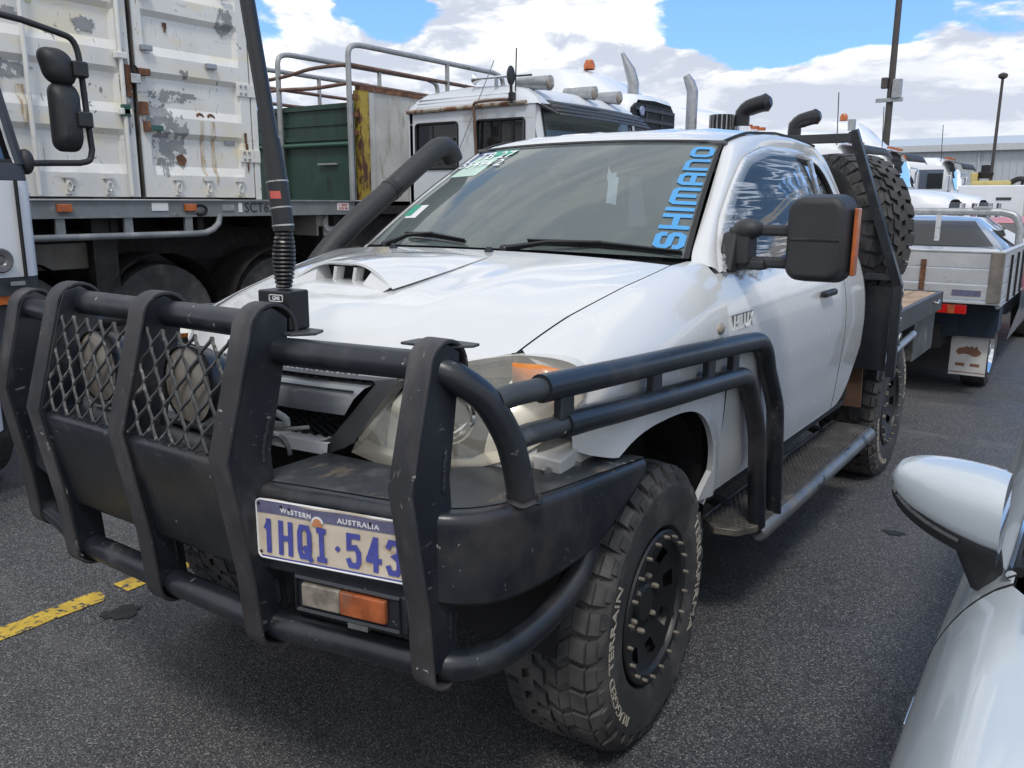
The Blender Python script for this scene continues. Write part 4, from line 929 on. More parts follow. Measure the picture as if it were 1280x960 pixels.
# winch pan, front skin and wings: one pressed channel swept round the corner
for sx in (1, -1):
    PO = [(.35, -1.008, .965, .772), (.60, -.950, .965, .770), (.76, -.912, .962, .768), (.835, -.885, .958, .764), (.880, -.825, .952, .752), (.900, -.735, .944, .740), (.908, -.60, .932, .735), (.912, -.42, .922, .745), (.913, -.28, .914, .800), (.913, -.155, .907, .868)]
    PI_ = [(.35, -.74), (.52, -.73), (.60, -.70), (.64, -.66), (.67, -.60), (.70, -.53), (.735, -.44), (.775, -.33), (.815, -.24), (.86, -.16)]
    n = 40; po = cr([p for p in PO], n); pi_ = cr([p for p in PI_], n)
    rings = []
    for k in range(n):
        x, y, zt_, zb_ = po[k]; ix, iy = pi_[k]
        d = np.array((ix-x, iy-y)); L = np.linalg.norm(d); d /= L
        sec = [(x+d[0]*.03, y+d[1]*.03, zb_-.002), (x+d[0]*.006, y+d[1]*.006, zb_), (x, y, zb_+.008)]
        for zz in np.linspace(.03, .95, 6): sec.append((x, y, zb_+(zt_-.022-zb_)*zz))
        for a in np.linspace(0, PI/2, 6): sec.append((x+d[0]*.022*(1-math.cos(a)), y+d[1]*.022*(1-math.cos(a)), zt_-.022+.022*math.sin(a)))
        sec += [(x+d[0]*L*.5, y+d[1]*L*.5, zt_+.001), (ix, iy, zt_), (ix, iy, zt_-.03)]
        rings.append([(sx*a, b, c) for a, b, c in sec])
    b = B().loft(rings); e = rings[-1]; b.add(e, [tuple(range(len(e)))])
    obj('bumper_wing', b, [BAR], BB, ang=50)
    tp_ = B().loft([[(sx*(p[0]*(1-t)+q[0]*t), p[1]*(1-t)+q[1]*t, p[2]+.0022) for p, q in zip(po, pi_)] for t in (.12, .5, .97)]); obj('bumper_top_skin', tp_, BARLT, BB)
cp = B(); rg = []
for y, z in ((-.955, 1.031), (-1.030, 1.034), (-1.052, 1.028), (-1.060, 1.012), (-1.056, .985), (-1.012, .775), (-1.0, .762), (-.90, .762)):
    rg.append([(x, y, z) for x in np.linspace(-.375, .375, 12)])
cp.loft(rg); obj('winch_cover_panel', cp, BAR, BB, ang=50)
wr = B(); wr.box((0, -.93, 1.042), (.60, .05, .012)); obj('winch_cover_ridge', wr, BARLT, BB, bevel=.004)
# expanded mesh guards
for cx in (-.1925, .1925):
    gmx = B(); W_, H_ = .0615, .082
    def mp(x, z): return (x, float(np.interp(z, [1.03, 1.28], [-1.062, -.985])), z)
    x0, x1, z0, z1 = cx-.165, cx+.165, 1.032, 1.272
    for k in range(-1, 7):
        for ph in (0, 1):
            pass
    cols = np.arange(x0-W_, x1+W_, W_/2)
    for i, xx in enumerate(cols):
        pts = []
        for j in range(0, 9):
            z = z1-j*H_/2
            pts.append((xx+(W_/2 if (j+i) % 2 else 0), z))
        # wavy strands: rounded zig-zag, each strand a flat wire
        for (ax, az), (bx, bz) in zip(pts[:-1], pts[1:]):
            seg = []
            for t in np.linspace(0, 1, 5):
                s_ = t+.10*math.sin(2*PI*t)*-1
                X = ax+(bx-ax)*s_; Z = az+(bz-az)*t
                if x0 <= X <= x1 and Z >= z0-.004: seg.append(mp(X, Z))
            if len(seg) > 1: gmx.tube(seg, .0044, 5)
    obj('mesh_guard', gmx, mat('mesh_wire_paint', (.035, .036, .038), .4, var=.3, vs=20, layers=(((.20, .19, .18), 30, .55, .68),)) if 'mesh_wire_paint' not in MATS else MATS['mesh_wire_paint'], BB)
# driving lamps behind the mesh
for cx in (-.185, .19):
    dl = B().lathe([(.10, .012), (.085, .05), (.04, .078), (0, .086), (-.010, .090), (-.020, .088)], (cx, -.985, 1.157), 'y', 40); 
    D_ = obj('driving_lamp', dl, PLASTIC_S, UTE)
    cvv = B().lathe([(-.014, .086), (-.020, .060), (-.024, .03), (-.025, .0)], (cx, -.985, 1.157), 'y', 40); obj('lamp_cover', cvv, LIGHTCOV, D_)
    obj('lamp_bracket', B().box((cx, -.93, 1.06), (.05, .04, .07)), STEEL, D_)
# number plate
NP = B(); outl = rrect(.372, .134, .012, 4); rp = random.Random(3)
CT_, ST_ = math.cos(rad(13)), math.sin(rad(13)); PX, PY, PZ = .409+.186*CT_, -1.004+.186*ST_, .8735
def plf(u, v, t):
    n = t*.0012+.003*math.sin(u*22+1)*(.3+v/.134)+.002*(v/.067)**2
    return (PX+u*CT_+n*ST_, PY+u*ST_-n*CT_, PZ+v+.0022*math.sin(u*34)*max(0, v/.067)**2)
def prow(u): return .067-max(0, abs(u)-.174)**2/.012*.6
NPo = obj('number_plate', B().loft([[plf(u, k*prow(u), 1) for u in np.linspace(-.186, .186, 49)] for k in np.linspace(-1, 1, 11)]+[[plf(u, prow(u), 0) for u in np.linspace(-.186, .186, 49)]]), CREAM, UTE, ang=60)
NPo['label'] = 'bent registration plate with flaking blue characters'
obj('plate_rim', B().tube([plf(u*1.0, v*1.0, 1.0) for u, v in rrect(.369, .131, .012, 4)], .0024, 5, closed=True), PAPERW, NPo)
obj('plate_band', B().loft([[plf(u, v, 2.2) for u in np.linspace(-.182, .182, 24)] for v in (.036, .045, .054, .063)]), PLBAND, NPo)
obj('plate_lower_line', B().loft([[plf(u, v, 2.2) for u in np.linspace(-.176, .182, 24)] for v in (-.0628, -.0595)]), PLBLUE, NPo)
pf = lambda u0, v0: (lambda a, b, t: plf(u0+a, v0+b, 2.4+t*.8))
strokes('plate_character', '1HQI', pf(-.168, -.052), PLBLUE, NPo, .076, .162, .0115, .012, widths={'1': .75, 'I': .75})
strokes('plate_character', '543', pf(.040, -.052), PLBLUE, NPo, .076, .130, .0115, .012)
obj('plate_diamond', B().prism([(.012, -.016), (.019, -.009), (.026, -.016), (.019, -.023)], lambda u, v, t: plf(u, v, 2.2+t), 0, 1), PLBLUE, NPo)
text('plate_lettering', 'WESTERN', pf(-.122, .041), PAPERW, NPo, h=.011, w=.078, bold=.012, space=1.25)
text('plate_lettering', 'AUSTRALIA', pf(.022, .041), PAPERW, NPo, h=.011, w=.098, bold=.012, space=1.15)
obj('plate_sun_emblem', B().prism([(-.028+.015*math.cos(a), .034+.015*math.sin(a)) for a in np.linspace(0, PI, 14)], lambda u, v, t: plf(u, v, 2.6+t*.6), 0, 1), PAPERW, NPo)
obj('plate_sun_emblem', B().prism([(-.028+.0105*math.cos(a), .034+.0105*math.sin(a)) for a in np.linspace(0, PI, 14)]+[(-.042, .026), (-.014, .026)], lambda u, v, t: plf(u, v, 3.4+t*.6), 0, 1), ORANGE, NPo)
for u, v in ((-.176, .056), (-.12, .054), (-.10, .052), (.10, .052), (-.176, -.052)): obj('plate_bolt_hole', B().prism([(u+.0035*math.cos(a), v+.0035*math.sin(a)) for a in np.linspace(0, 2*PI, 10, endpoint=False)], lambda p, q, t: plf(p, q, 2.9+t*.3), 0, 1), DARK, NPo)
# park and turn lamp under the plate
LR = Matrix.Rotation(rad(11), 3, 'Z'); fl = B(); fl.box((.628, -.942, .738), (.285, .03, .085), rot=LR); FL = obj('bumper_lamp', fl, BAR, UTE, bevel=.006)
def lampbox(x0, x1, dy, d, z0, z1): return B().box(tuple(LR @ Vector(((x0+x1)/2-.628, dy, 0))+Vector((.628, -.942, (z0+z1)/2))), (x1-x0, d, z1-z0), rot=LR)
obj('lamp_frame', B().tube([tuple(LR @ Vector((x-.628, -.017, 0))+Vector((.628, -.942, z))) for x, z in ((.498, .703), (.755, .703), (.755, .776), (.498, .776))], .006, 5, closed=True), BAR, FL)
obj('lamp_lens', lampbox(.515, .612, -.020, .014, .716, .768), DUSTCLEAR, FL, bevel=.004, label='clear half of the lamp'); obj('lamp_lens', lampbox(.613, .725, -.021, .014, .716, .768), DUSTAMBER, FL, bevel=.004, label='orange half of the lamp')
obj('lamp_mount', lampbox(.62, .67, .0, .02, .68, .70), STEEL, FL)
# mounting tab on the top tube, aerial on the other bracket
tb = B().prism([(.70, -.855), (.70, -.80), (.735, -.775), (.84, -.775), (.845, -.80), (.80, -.85)], lambda u, v, t: (u, v, 1.281+.006*t), 0, 1); obj('mounting_tab', tb, BARLT, BB, bevel=.002)
obj('tab_hole', B().prism([(.755+.008*math.cos(a), -.815+.008*math.sin(a)) for a in np.linspace(0, 2*PI, 12, endpoint=False)], lambda u, v, t: (u, v, 1.2872+.0004*t), 0, 1), DARK, BB)
tb = B().prism([(.28, -.905), (.28, -.82), (.44, -.82), (.46, -.86), (.43, -.905)], lambda u, v, t: (u, v, 1.277+.007*t), 0, 1); obj('mounting_tab', tb, BARLT, BB, bevel=.002)
AE = bpy.data.objects.new('aerial', None); COL.objects.link(AE); AE.parent = UTE
obj('aerial_base', B().box((.362, -.862, 1.328), (.092, .062, .086), rot=(0, 0, .12)), PLASTIC_S, AE, bevel=.004)
def bf(x0, z0): return lambda a, b, t: (.362+math.cos(.12)*(x0+a)+.0315*math.sin(.12), -.862+math.sin(.12)*(x0+a)-.0315*math.cos(.12)-t*.0004, z0+b)
obj('base_label', B().tube([bf(u+.008, 1.355+v)(0, 0, 1) for u, v in rrect(.038, .014, .003, 3)], .0012, 4, closed=True), PAPERW, AE)
text('base_lettering', 'GME', bf(-.003, 1.351), PAPERW, AE, h=.008, w=.022, bold=.02)
bl = B(); bl.cyl((.382, -.888, 1.322), (.384, -.904, 1.322), .011, 6); bl.cyl((.382, -.888, 1.298), (.384, -.897, 1.298), .006, 6); obj('base_bolt', bl, STEEL, AE)
apath = cr([(.357, -.855, 1.370), (.362, -.855, 1.44), (.366, -.855, 1.50), (.356, -.855, 1.58), (.340, -.855, 1.685), (.288, -.855, 1.975), (.215, -.855, 2.38), (.10, -.855, 3.0)], 120)
ti = lambda z: int(np.argmin(abs(apath[:, 2]-z)))
spb = B()
for k, z in enumerate(np.linspace(1.378, 1.500, 15)):
    c = apath[ti(z)]; r = .0175+.0085*math.sin(PI*(k+.5)/15)
    c = (float(np.interp(z, apath[:, 2], apath[:, 0])), -.855, z)
    spb.lathe([(-.0045, r*.72), (-.003, r*.93), (0, r), (.003, r*.93), (.0045, r*.72)], c, 'z', 20)
obj('aerial_spring', spb, mat('worn_spring', (.03, .03, .032), .4, .3, var=.3, vs=30, layers=(((.30, .28, .25), 40, .58, .68),)), AE)
def seg(z0, z1, r0, r1, n=14):
    zz = np.linspace(z0, z1, n); return B().tube([(float(np.interp(z, apath[:, 2], apath[:, 0])), -.855, z) for z in zz], list(np.linspace(r0, r1, n)), 18)
obj('aerial_ferrule', seg(1.498, 1.60, .0225, .0232), PLASTIC_S, AE); obj('aerial_ferrule', seg(1.598, 1.69, .0232, .0200), PLASTIC_S, AE)
obj('aerial_ring', seg(1.545, 1.548, .0238, .0238, 3), STEEL, AE); obj('aerial_ring', seg(1.600, 1.603, .0240, .0240, 3), STEEL, AE); obj('aerial_ring', seg(1.508, 1.511, .0238, .0238, 3), STEEL, AE)
obj('aerial_whip', seg(1.688, 2.99, .0172, .0120, 30), PLASTIC_S, AE)
rl = B(); zz = (1.566, 1.582)
for a0, a1 in ((-1.6, -.55),):
    rl.loft([[(float(np.interp(z, apath[:, 2], apath[:, 0]))+.0240*math.cos(a), -.855+.0240*math.sin(a), z) for a in np.linspace(a0, a1, 8)] for z in zz])
obj('aerial_label', rl, REDLAB, AE)
# ================================================================== ground
gd = B(); 
xs_ = [-2500, -60, -8, -3, -1, 1, 3, 8, 60, 2500]; ys_ = [-2500, -40, -6, -2, 0, 2, 4, 8, 16, 60, 2500]
gd.loft([[(x, y, 0.0) for x in xs_] for y in ys_])
obj('ground', gd, asphalt(), None, kind='structure', smooth=False)
rl_ = random.Random(5)
def stripe(y0, y1, x0=-1.372, x1=-1.272, n=40):
    b = B(); L = []; R_ = []
    for i in range(n+1):
        y = y0+(y1-y0)*i/n; j = lambda: rl_.uniform(-.006, .006)
        L.append((x0+j(), y+(.02*math.sin(9*i) if i in (0, n) else 0), .004)); R_.append((x1+j(), y, .004))
    return b.loft([L, R_])
yl = stripe(-3.4, -.470); s2 = stripe(-.385, 5.0); yl.add(s2.v, s2.f)
obj('parking_line', yl, YELLOW, None, kind='structure', smooth=False)
def blot(cx, cy, r, sq, seed):
    q = random.Random(seed); b = B(); n = 40
    ph = [q.uniform(0, 6) for _ in range(5)]
    pts = [(cx+r*math.cos(a)*(1+.22*math.sin(3*a+ph[0])+.14*math.sin(7*a+ph[1])+.10*math.sin(13*a+ph[2])), cy+sq*r*math.sin(a)*(1+.22*math.sin(2*a+ph[3])+.12*math.sin(9*a+ph[4])), .0045) for a in np.linspace(0, 2*PI, n, endpoint=False)]
    b.add(pts+[(cx, cy, .0045)], [(i, (i+1) % n, n) for i in range(n)]); return b
sb = blot(1.141, 2.115, .045, .8, 2); b2 = blot(-1.12, -.50, .055, 1.3, 7); sb.add(b2.v, b2.f)
obj('oil_stain', sb, STAIN, None, kind='structure', smooth=False)

# ================================================================== flat-top trailer, side-on, with its tie rail
XT = -4.70
T = thing('flat_top_trailer', 'grey flat-top trailer parked side-on with rope rail and painted number, under the white container', 'trailer', (XT-1.2, 1.0, 0))
b = B(); b.b2((XT-.06, -6, 1.425), (XT, 4.33, 1.555)); obj('coaming_rail', b, TRAILER, T, bevel=.004)
b = B(); b.b2((XT-.05, -6, 1.418), (XT+.025, 4.335, 1.432)); b.b2((XT-.05, -6, 1.548), (XT+.015, 4.335, 1.560)); obj('rail_flange', b, TRAILER, T)
b = B(); b.b2((XT-2.45, -6, 1.47), (XT-.06, 4.30, 1.553)); obj('trailer_deck', b, RUST, T)
b = B()
for x in (-.75, -1.65): b.b2((XT+x-.06, -6, 1.0), (XT+x+.06, 4.2, 1.46))
for y in np.arange(-5.5, 4.3, .8): b.b2((XT-2.4, y, 1.30), (XT-.08, y+.06, 1.46))
obj('trailer_chassis', b, UNDER, T)
rr_ = [(XT+.02, y, 1.275) for y in np.linspace(-2, 2.40, 8)]+[(XT+.02, 2.52, 1.285), (XT+.02, 2.62, 1.33), (XT+.02, 2.66, 1.40), (XT+.01, 2.665, 1.43)]
obj('rope_rail', B().tube(cr(rr_, 60), .027, 12), TRAILER, T)
for y in np.arange(-1.2, 2.4, .55): obj('rail_stanchion', B().box((XT, y+.25, 1.35), (.03, .07, .14)), TRAILER, T)
for y, m_ in ((1.29, AMBER), (2.37, AMBER)): obj('side_marker_lamp', B().box((XT+.02, y, 1.495), (.03, .11, .06)), m_, T, bevel=.006)
obj('tie_hook', B().tube([(XT+.03, 2.46+.06*math.cos(a), 1.475+.04*math.sin(a)) for a in np.linspace(-2.2, 2.2, 16)], .013, 8), DARK, T)
obj('trailer_label', B().b2((XT+.003, 2.02, 1.47), (XT+.006, 2.17, 1.535)), PAPERW, T); obj('trailer_label', B().b2((XT+.003, 2.875, 1.452), (XT+.006, 2.915, 1.535)), PAPERW, T)
obj('trailer_reflector', B().b2((XT+.003, 2.70, 1.465), (XT+.008, 2.83, 1.52)), GALV, T)
obj('warning_label', B().b2((XT+.003, 4.08, 1.46), (XT+.006, 4.24, 1.535)), PAPERW, T)
text('warning_lettering', '1 800', lambda a, b, t: (XT+.008+t*.001, 4.10+a, 1.502+b), REDLAB, T, h=.024, w=.12, bold=.01); text('warning_lettering', 'STOP PM', lambda a, b, t: (XT+.008+t*.001, 4.10+a, 1.468+b), REDLAB, T, h=.024, w=.12, bold=.01)
text('trailer_number', 'SCT621', lambda a, b, t: (XT+.004+t*.001, 2.945+a, 1.452+b), LETTER, T, h=.085, w=.37, bold=.0)
for y in (.9, 2.15, 3.4):
    for x in (XT-.28, XT-2.1):
        w = B().lathe([(-.14, .25), (-.15, .40), (-.13, .50), (0, .515), (.13, .50), (.15, .40), (.14, .25), (.05, .22), (.05, .02)], (x, y, .515), 'x', 36); obj('trailer_wheel', w, RUBBER, T)
obj('trailer_mudguard', B().b2((XT-2.3, 4.0, .35), (XT-.15, 4.02, 1.3)), UNDER, T); obj('spare_wheel_box', B().b2((XT-.7, -1.2, .45), (XT-.2, -.1, 1.15)), UNDER, T); obj('trailer_mudguard', B().b2((XT-2.0, .2, .55), (XT-.3, .25, 1.30)), UNDER, T)
obj('under_trailer_shade_box', B().b2((XT-1.5, -5.5, .30), (XT-.7, 4.1, 1.30)), DARK, T); obj('landing_leg', B().b2((XT-.22, 1.55, .2), (XT-.10, 1.75, 1.42)), UNDER, T)  # long dark box added to stand in for the shade beneath the deck
for y in (1.05, 2.3, 3.55): obj('wheel_guard', B().loft([[(x, y-.15+.60*math.cos(a), .50+.62*math.sin(a)) for a in np.linspace(.1, PI-.1, 12)] for x in (XT-.50, XT-.08)]), UNDER, T)
b = B(); b.b2((XT-.35, .95, 1.02), (XT-.2, 1.75, 1.22)); obj('tool_rack', b, mat('tan_rack_paint', (.16, .145, .12), .6, var=.3, vs=5), T)
b = B(); b.b2((XT-.6, 3.98, 1.20), (XT-.2, 4.28, 1.41)); obj('valve_box', b, OLDWHITE, T, bevel=.01); obj('gauge_dial', B().cyl((XT-.2, 4.12, 1.33), (XT-.16, 4.12, 1.33), .085, 24), PAPERW, T)

# ================================================================== shipping container on it
XC = XT-.03
CT = thing('shipping_container', 'rusty white shipping container with tall ribbed doors and lock rods on the flat-top trailer', 'container', (XC-1.4, 1.97, 1.56))
Z0, Z1, YA, YS, YB = 1.562, 4.15, .78, 1.975, 3.165
b = B(); b.b2((XC-2.9, YA, Z0), (XC-.09, YA+.03, Z1)); b.b2((XC-2.9, YB-.03, Z0), (XC-.09, YB, Z1)); b.b2((XC-2.9, YA, Z1-.05), (XC-.05, YB, Z1)); b.b2((XC-2.9, YA, Z0), (XC-2.87, YB, Z1)); obj('container_shell', b, CONT, CT)
b = B(); b.b2((XC-.12, YB-.055, Z0), (XC+.0, YB+.01, Z1)); obj('corner_post', b, CONT, CT, bevel=.008); obj('corner_post', B().b2((XC-.12, YA-.01, Z0), (XC, YA+.055, Z1)), CONT, CT, bevel=.008)
def leaf(y0, y1):
    # vertical profile with four recessed pans per door height, framed all round
    prof = [(Z0+.02, 0)]; zz = Z0+.20
    while zz < Z1-.2:
        prof += [(zz, 0), (zz+.075, -.036), (zz+.30, -.036), (zz+.345, 0)]; zz += .47
    prof.append((Z1-.06, 0))
    b = B(); ya, yb = y0+.085, y1-.10
    ring = lambda y, k: [(XC+d*k, y, z) for z, d in prof]
    b.loft([ring(y0, 0), ring(ya, 0), ring(ya+.035, 1), ring(yb-.035, 1), ring(yb, 0), ring(y1, 0)])
    return b
DL = obj('container_door', leaf(YA+.07, YS-.022), CONT, CT, ang=20); DR = obj('container_door', leaf(YS+.022, YB-.07), CONT, CT, ang=20)
g1 = B(); g1.b2((XC-.03, YS-.02, Z0+.01), (XC-.012, YS+.02, Z1)); g1.b2((XC-.03, YB-.068, Z0+.01), (XC-.012, YB-.056, Z1)); obj('door_gasket', g1, SEAL, CT)
obj('gasket_lip', B().b2((XC-.012, YS+.006, Z0+.01), (XC+.012, YS+.016, Z1)), mat('weathered_gasket', (.10, .085, .075), .7, var=.4, vs=5, layers=(((.22, .14, .09), 6, .55, .7, (1, 1, .4)),)), CT)
for y in (YS-.115, YA+.35): 
    R_ = obj('lock_rod', B().cyl((XC+.035, y, Z0+.03), (XC+.035, y, Z1), .018, 12), CONT, DL)
for z in (2.24, 2.66, 3.14): obj('rod_bracket', B().box((XC+.035, YS-.115, z), (.05, .10, .05)), GALV if z > 3 else CONT, DL, bevel=.008)
b = B(); b.box((XC+.035, YS-.11, 2.25), (.05, .06, .09)); obj('green_rod_guide', b, mat('green_guide_paint', (.03, .10, .07), .6), DL, bevel=.006)
for y, z in ((YS+.12, 2.75), (YS+.72, 2.68), (YS+.13, 3.16), (YS+.9, 3.3)): obj('rod_bracket', B().box((XC+.02, y, z), (.04, .10, .045)), GALV, DR, bevel=.008)
for z in (1.95, 2.52, 3.45, 3.9): 
    h_ = obj('door_hinge', B().b2((XC-.005, YB-.21, z-.055), (XC+.012, YB+.006, z+.055)), CONT, DR, bevel=.003)
    hb_ = B(); 
    for y in (-.17, -.12): hb_.cyl((XC+.01, YB+y, z+.03), (XC+.022, YB+y, z+.03), .012, 6); hb_.cyl((XC+.01, YB+y, z-.03), (XC+.022, YB+y, z-.03), .012, 6)
    obj('hinge_bolt', hb_, GALV, DR, kind='stuff')
for y in (.92, 1.36, 1.68, YS+.32, YS+.62, YS+.95): 
    q = B(); q.b2((XC, y-.02, 1.60), (XC+.02, y+.02, 1.72)); q.box((XC+.015, y, 1.74), (.03, .08, .04)); q.tube([(XC+.03, y+.02*math.cos(a), 1.66+.035*math.sin(a)) for a in np.linspace(0, 2*PI, 12, endpoint=False)], .006, 5, closed=True)
    obj('lash_ring', q, CONT, CT)
pk = B(); pk.box((XC+.045, YS-.01, 2.50), (.025, .085, .075)); PKo = obj('padlock', pk, STEEL, DL, bevel=.006); obj('padlock_shackle', B().tube([(XC+.045, YS-.01+.026*math.cos(a), 2.54+.055*math.sin(a)) for a in np.linspace(0, PI, 12)], .008, 8), DARK, DL)
b = B(); b.b2((XC+.001, YS-.085, 2.36), (XC+.03, YS-.035, 2.60)); b.box((XC+.03, YS+.07, 2.56), (.05, .10, .05)); b.box((XC+.03, YS+.05, 2.28), (.04, .06, .10)); b.box((XC+.025, YS+.07, 2.14), (.03, .05, .08)); obj('lock_hasp', b, RUST, DL)
obj('red_green_latch', B().box((XC+.02, YS+.14, 2.135), (.03, .14, .04)), mat('teal_latch_paint', (.04, .13, .11), .5), DR)
def patch(name, yc, zc, ry, rz, seed, m_, dx=.004, n=70):
    q = random.Random(seed); ph = [q.uniform(0, 6.28) for _ in range(6)]; b = B()
    P_ = []
    for a in np.linspace(0, 2*PI, n, endpoint=False):
        k = 1+.18*math.sin(2*a+ph[0])+.12*math.sin(5*a+ph[1])+.10*math.sin(11*a+ph[2])+.10*math.sin(23*a+ph[3])+q.uniform(-.10, .10)
        P_.append((yc+ry*k*math.cos(a), zc+rz*k*math.sin(a)))
    return P_
DC = [0]
def decal(parent, name, P_, m_):
    """a stain that follows the pressed door skin, cut as fine cells lying just proud of it"""
    ys2 = [p[0] for p in P_]; zs2 = [p[1] for p in P_]
    def depth(z):
        zz = Z0+.20
        while zz < Z1-.2:
            if zz <= z <= zz+.345: return float(np.interp(z, [zz, zz+.075, zz+.30, zz+.345], [0, -.036, -.036, 0]))
            zz += .47
        return 0
    def ins(y, z):
        c = False; n = len(P_)
        for i in range(n):
            (a, b_), (c_, d) = P_[i], P_[i-1]
            if (b_ > z) != (d > z) and y < (c_-a)*(z-b_)/(d-b_)+a: c = not c
        return c
    DC[0] += 1; lift = .003+.0006*DC[0]
    b = B(); h = .0095; ny = int((max(ys2)-min(ys2))/h)+1; nz = int((max(zs2)-min(zs2))/h)+1
    for j in range(nz):
        for i in range(ny):
            y, z = min(ys2)+i*h, min(zs2)+j*h
            if ins(y+h/2, z+h/2):
                k = 1 if (YS+.107 < y < YB-.20 or y < YS-.13) else 0
                b.add([(XC+depth(z)*k+lift, y, z), (XC+depth(z)*k+lift, y+h, z), (XC+depth(z+h)*k+lift, y+h, z+h), (XC+depth(z+h)*k+lift, y, z+h)], [(0, 1, 2, 3)])
    if b.f: obj(name, b, m_, parent, smooth=False)
decal(DR, 'flaked_paint', patch('p', YS+.30, 2.03, .135, .25, 1, None), CONTBARE)
decal(DR, 'flaked_paint', patch('p', YS+.32, 2.40, .24, .045, 2, None), CONTBARE)
decal(DR, 'flaked_paint', patch('p', YS+.18, 2.25, .10, .12, 22, None), CONTBARE)
decal(DR, 'flaked_paint', patch('p', YS+.90, 3.06, .07, .12, 3, None), CONTBARE)
decal(DL, 'flaked_paint', patch('p', YS-.075, 2.42, .05, .30, 5, None), CONTBARE)
decal(DL, 'flaked_paint', patch('p', 1.00, 2.47, .20, .05, 6, None), CONTBARE)
decal(DL, 'flaked_paint', patch('p', 1.62, 2.86, .07, .06, 8, None), CONTBARE)
decal(DL, 'flaked_paint', patch('p', 1.00, 2.86, .12, .04, 18, None), CONTBARE)
for y, z in ((YS+.60, 2.25), (YS+.71, 2.25)):
    obj('rusty_eyelet', B().tube([(XC-.02, y+.032*math.cos(a), z+.032*math.sin(a)) for a in np.linspace(0, 2*PI, 14, endpoint=False)], .012, 6, closed=True), RUST, DR)
    decal(DR, 'rust_run', [(y-.014, z-.03), (y+.014, z-.03), (y+.022, z-.2), (y+.03, z-.38), (y+.018, z-.55), (y+.004, z-.56), (y-.005, z-.3)], RUSTRUN)
decal(DL, 'rust_run', [(1.07, 2.37), (1.13, 2.37), (1.12, 2.2), (1.10, 2.05), (1.08, 2.2)], RUSTRUN)
decal(DR, 'rust_run', [(YS+.36, 1.86), (YS+.42, 1.84), (YS+.45, 1.90), (YS+.40, 1.94), (YS+.35, 1.92)], RUST)
decal(DR, 'rust_run', [(YS+1.03, 2.15), (YS+1.06, 2.15), (YS+1.07, 1.85), (YS+1.05, 1.80)], RUST)
decal(DR, 'rust_run', [(YS+.31, 2.98), (YS+.35, 2.98), (YS+.34, 2.90), (YS+.32, 2.90)], RUST)
obj('data_plate', B().b2((XC-.03, YS+.84, 2.04), (XC-.026, YS+.95, 2.12)), GALV, DR)
text('chalk_mark', '68 - 16', lambda a, b, t: (XC-.030+t*.001, .93+a, 2.94+b), mat('yellow_chalk', (.62, .60, .30), .8, var=.1), DL, h=.06, w=.32, bold=0)

# ================================================================== stock crate truck behind
XK = -5.5; YK = 5.14
K = thing('stock_crate', 'dark green stock crate with bent grey pipe rails and a rusty white side panel', 'stock crate', (XK-1.25, YK+1.4, 0))
b = B(); b.b2((XK-2.5, YK, 1.56), (XK-.02, YK+.03, 2.66)); obj('end_panel', b, GREEN, K)
for z in (2.27, 2.62): obj('panel_rail', B().b2((XK-2.5, YK-.03, z-.02), (XK, YK, z+.02)), GREEN, K)
obj('panel_rail', B().tube([(XK-2.5, YK-.04, 2.20), (XK, YK-.04, 2.20)], .025, 8), mat('mid_green_pipe', (.05, .13, .09), .5, var=.1), K)
obj('panel_stiffener', B().b2((XK-2.0, YK-.015, 2.42), (XK-.1, YK+.0, 2.44)), GREEN, K); obj('gate_latch', B().box((XK-.42, YK-.03, 1.98), (.32, .03, .018)), PIPE, K)
for x in (0, -1.2, -2.4):
    yo = YK-.05; hp = [(XK+x, yo, 1.56), (XK+x, yo, 2.6), (XK+x, yo, 3.15), (XK+x, yo+.03, 3.24), (XK+x, yo+.16, 3.285), (XK+x, yo+.5, 3.29), (XK+x, yo+2.75, 3.29), (XK+x, yo+2.93, 3.25), (XK+x, yo+2.98, 3.14), (XK+x, yo+2.98, 2.85)]
    P_ = np.vstack([np.array(hp[:3]), cr(hp[2:6], 14)[1:], cr(hp[6:], 14)])
    obj('pipe_hoop', B().tube(P_, .032, 10), PIPE, K)
    obj('hoop_post', B().tube([(XK+x, yo+1.75, 2.85), (XK+x, yo+1.75, 3.29)], .028, 8), PIPE, K)
for z, bend in ((3.06, .10), (2.86, .0)):
    obj('cross_rail', B().tube(cr([(XK, YK-.05, z), (XK-.6, YK-.05, z-.02+bend*.2), (XK-1.2, YK-.05, z-bend*.6), (XK-2.4, YK-.05, z-bend)], 24), .022, 8), RPIPE, K)
    for x in (0, -2.4): obj('side_rail', B().tube([(XK+x, YK, z), (XK+x, YK+2.9, z-.02)], .024, 8), RPIPE, K)
obj('corner_post', B().b2((XK-.09, YK+.10, 1.56), (XK+.015, YK+.24, 2.80)), YRUST, K)
for i, z in enumerate((2.3, 2.5, 2.7)): obj('slat', B().b2((XK-.04, YK-.02, z), (XK-.01, YK+.12, z+.05)), RUST, K)
b = B(); b.b2((XK-.05, YK+.24, 1.5), (XK, YK+2.95, 2.80)); obj('side_panel', b, OLDWHITE, K); obj('panel_edge', B().b2((XK, YK+.25, 1.5), (XK+.02, YK+.33, 2.78)), OLDWHITE, K)
obj('top_rail', B().b2((XK-.06, YK+.1, 2.80), (XK+.02, YK+2.95, 2.86)), RUST, K)
b = B(); b.b2((XK-2.5, YK, 1.40), (XK, YK+2.95, 1.55)); b.b2((XK-2.4, YK+.1, .9), (XK-.1, YK+2.8, 1.4)); obj('crate_floor', b, UNDER, K)
for y in (.6, 2.1): obj('crate_wheel', B().lathe([(-.14, .25), (-.15, .40), (-.13, .48), (.13, .48), (.15, .40), (.14, .25), (.05, .22), (.05, .02)], (XK-.3, YK+y, .48), 'x', 30), RUBBER, K)

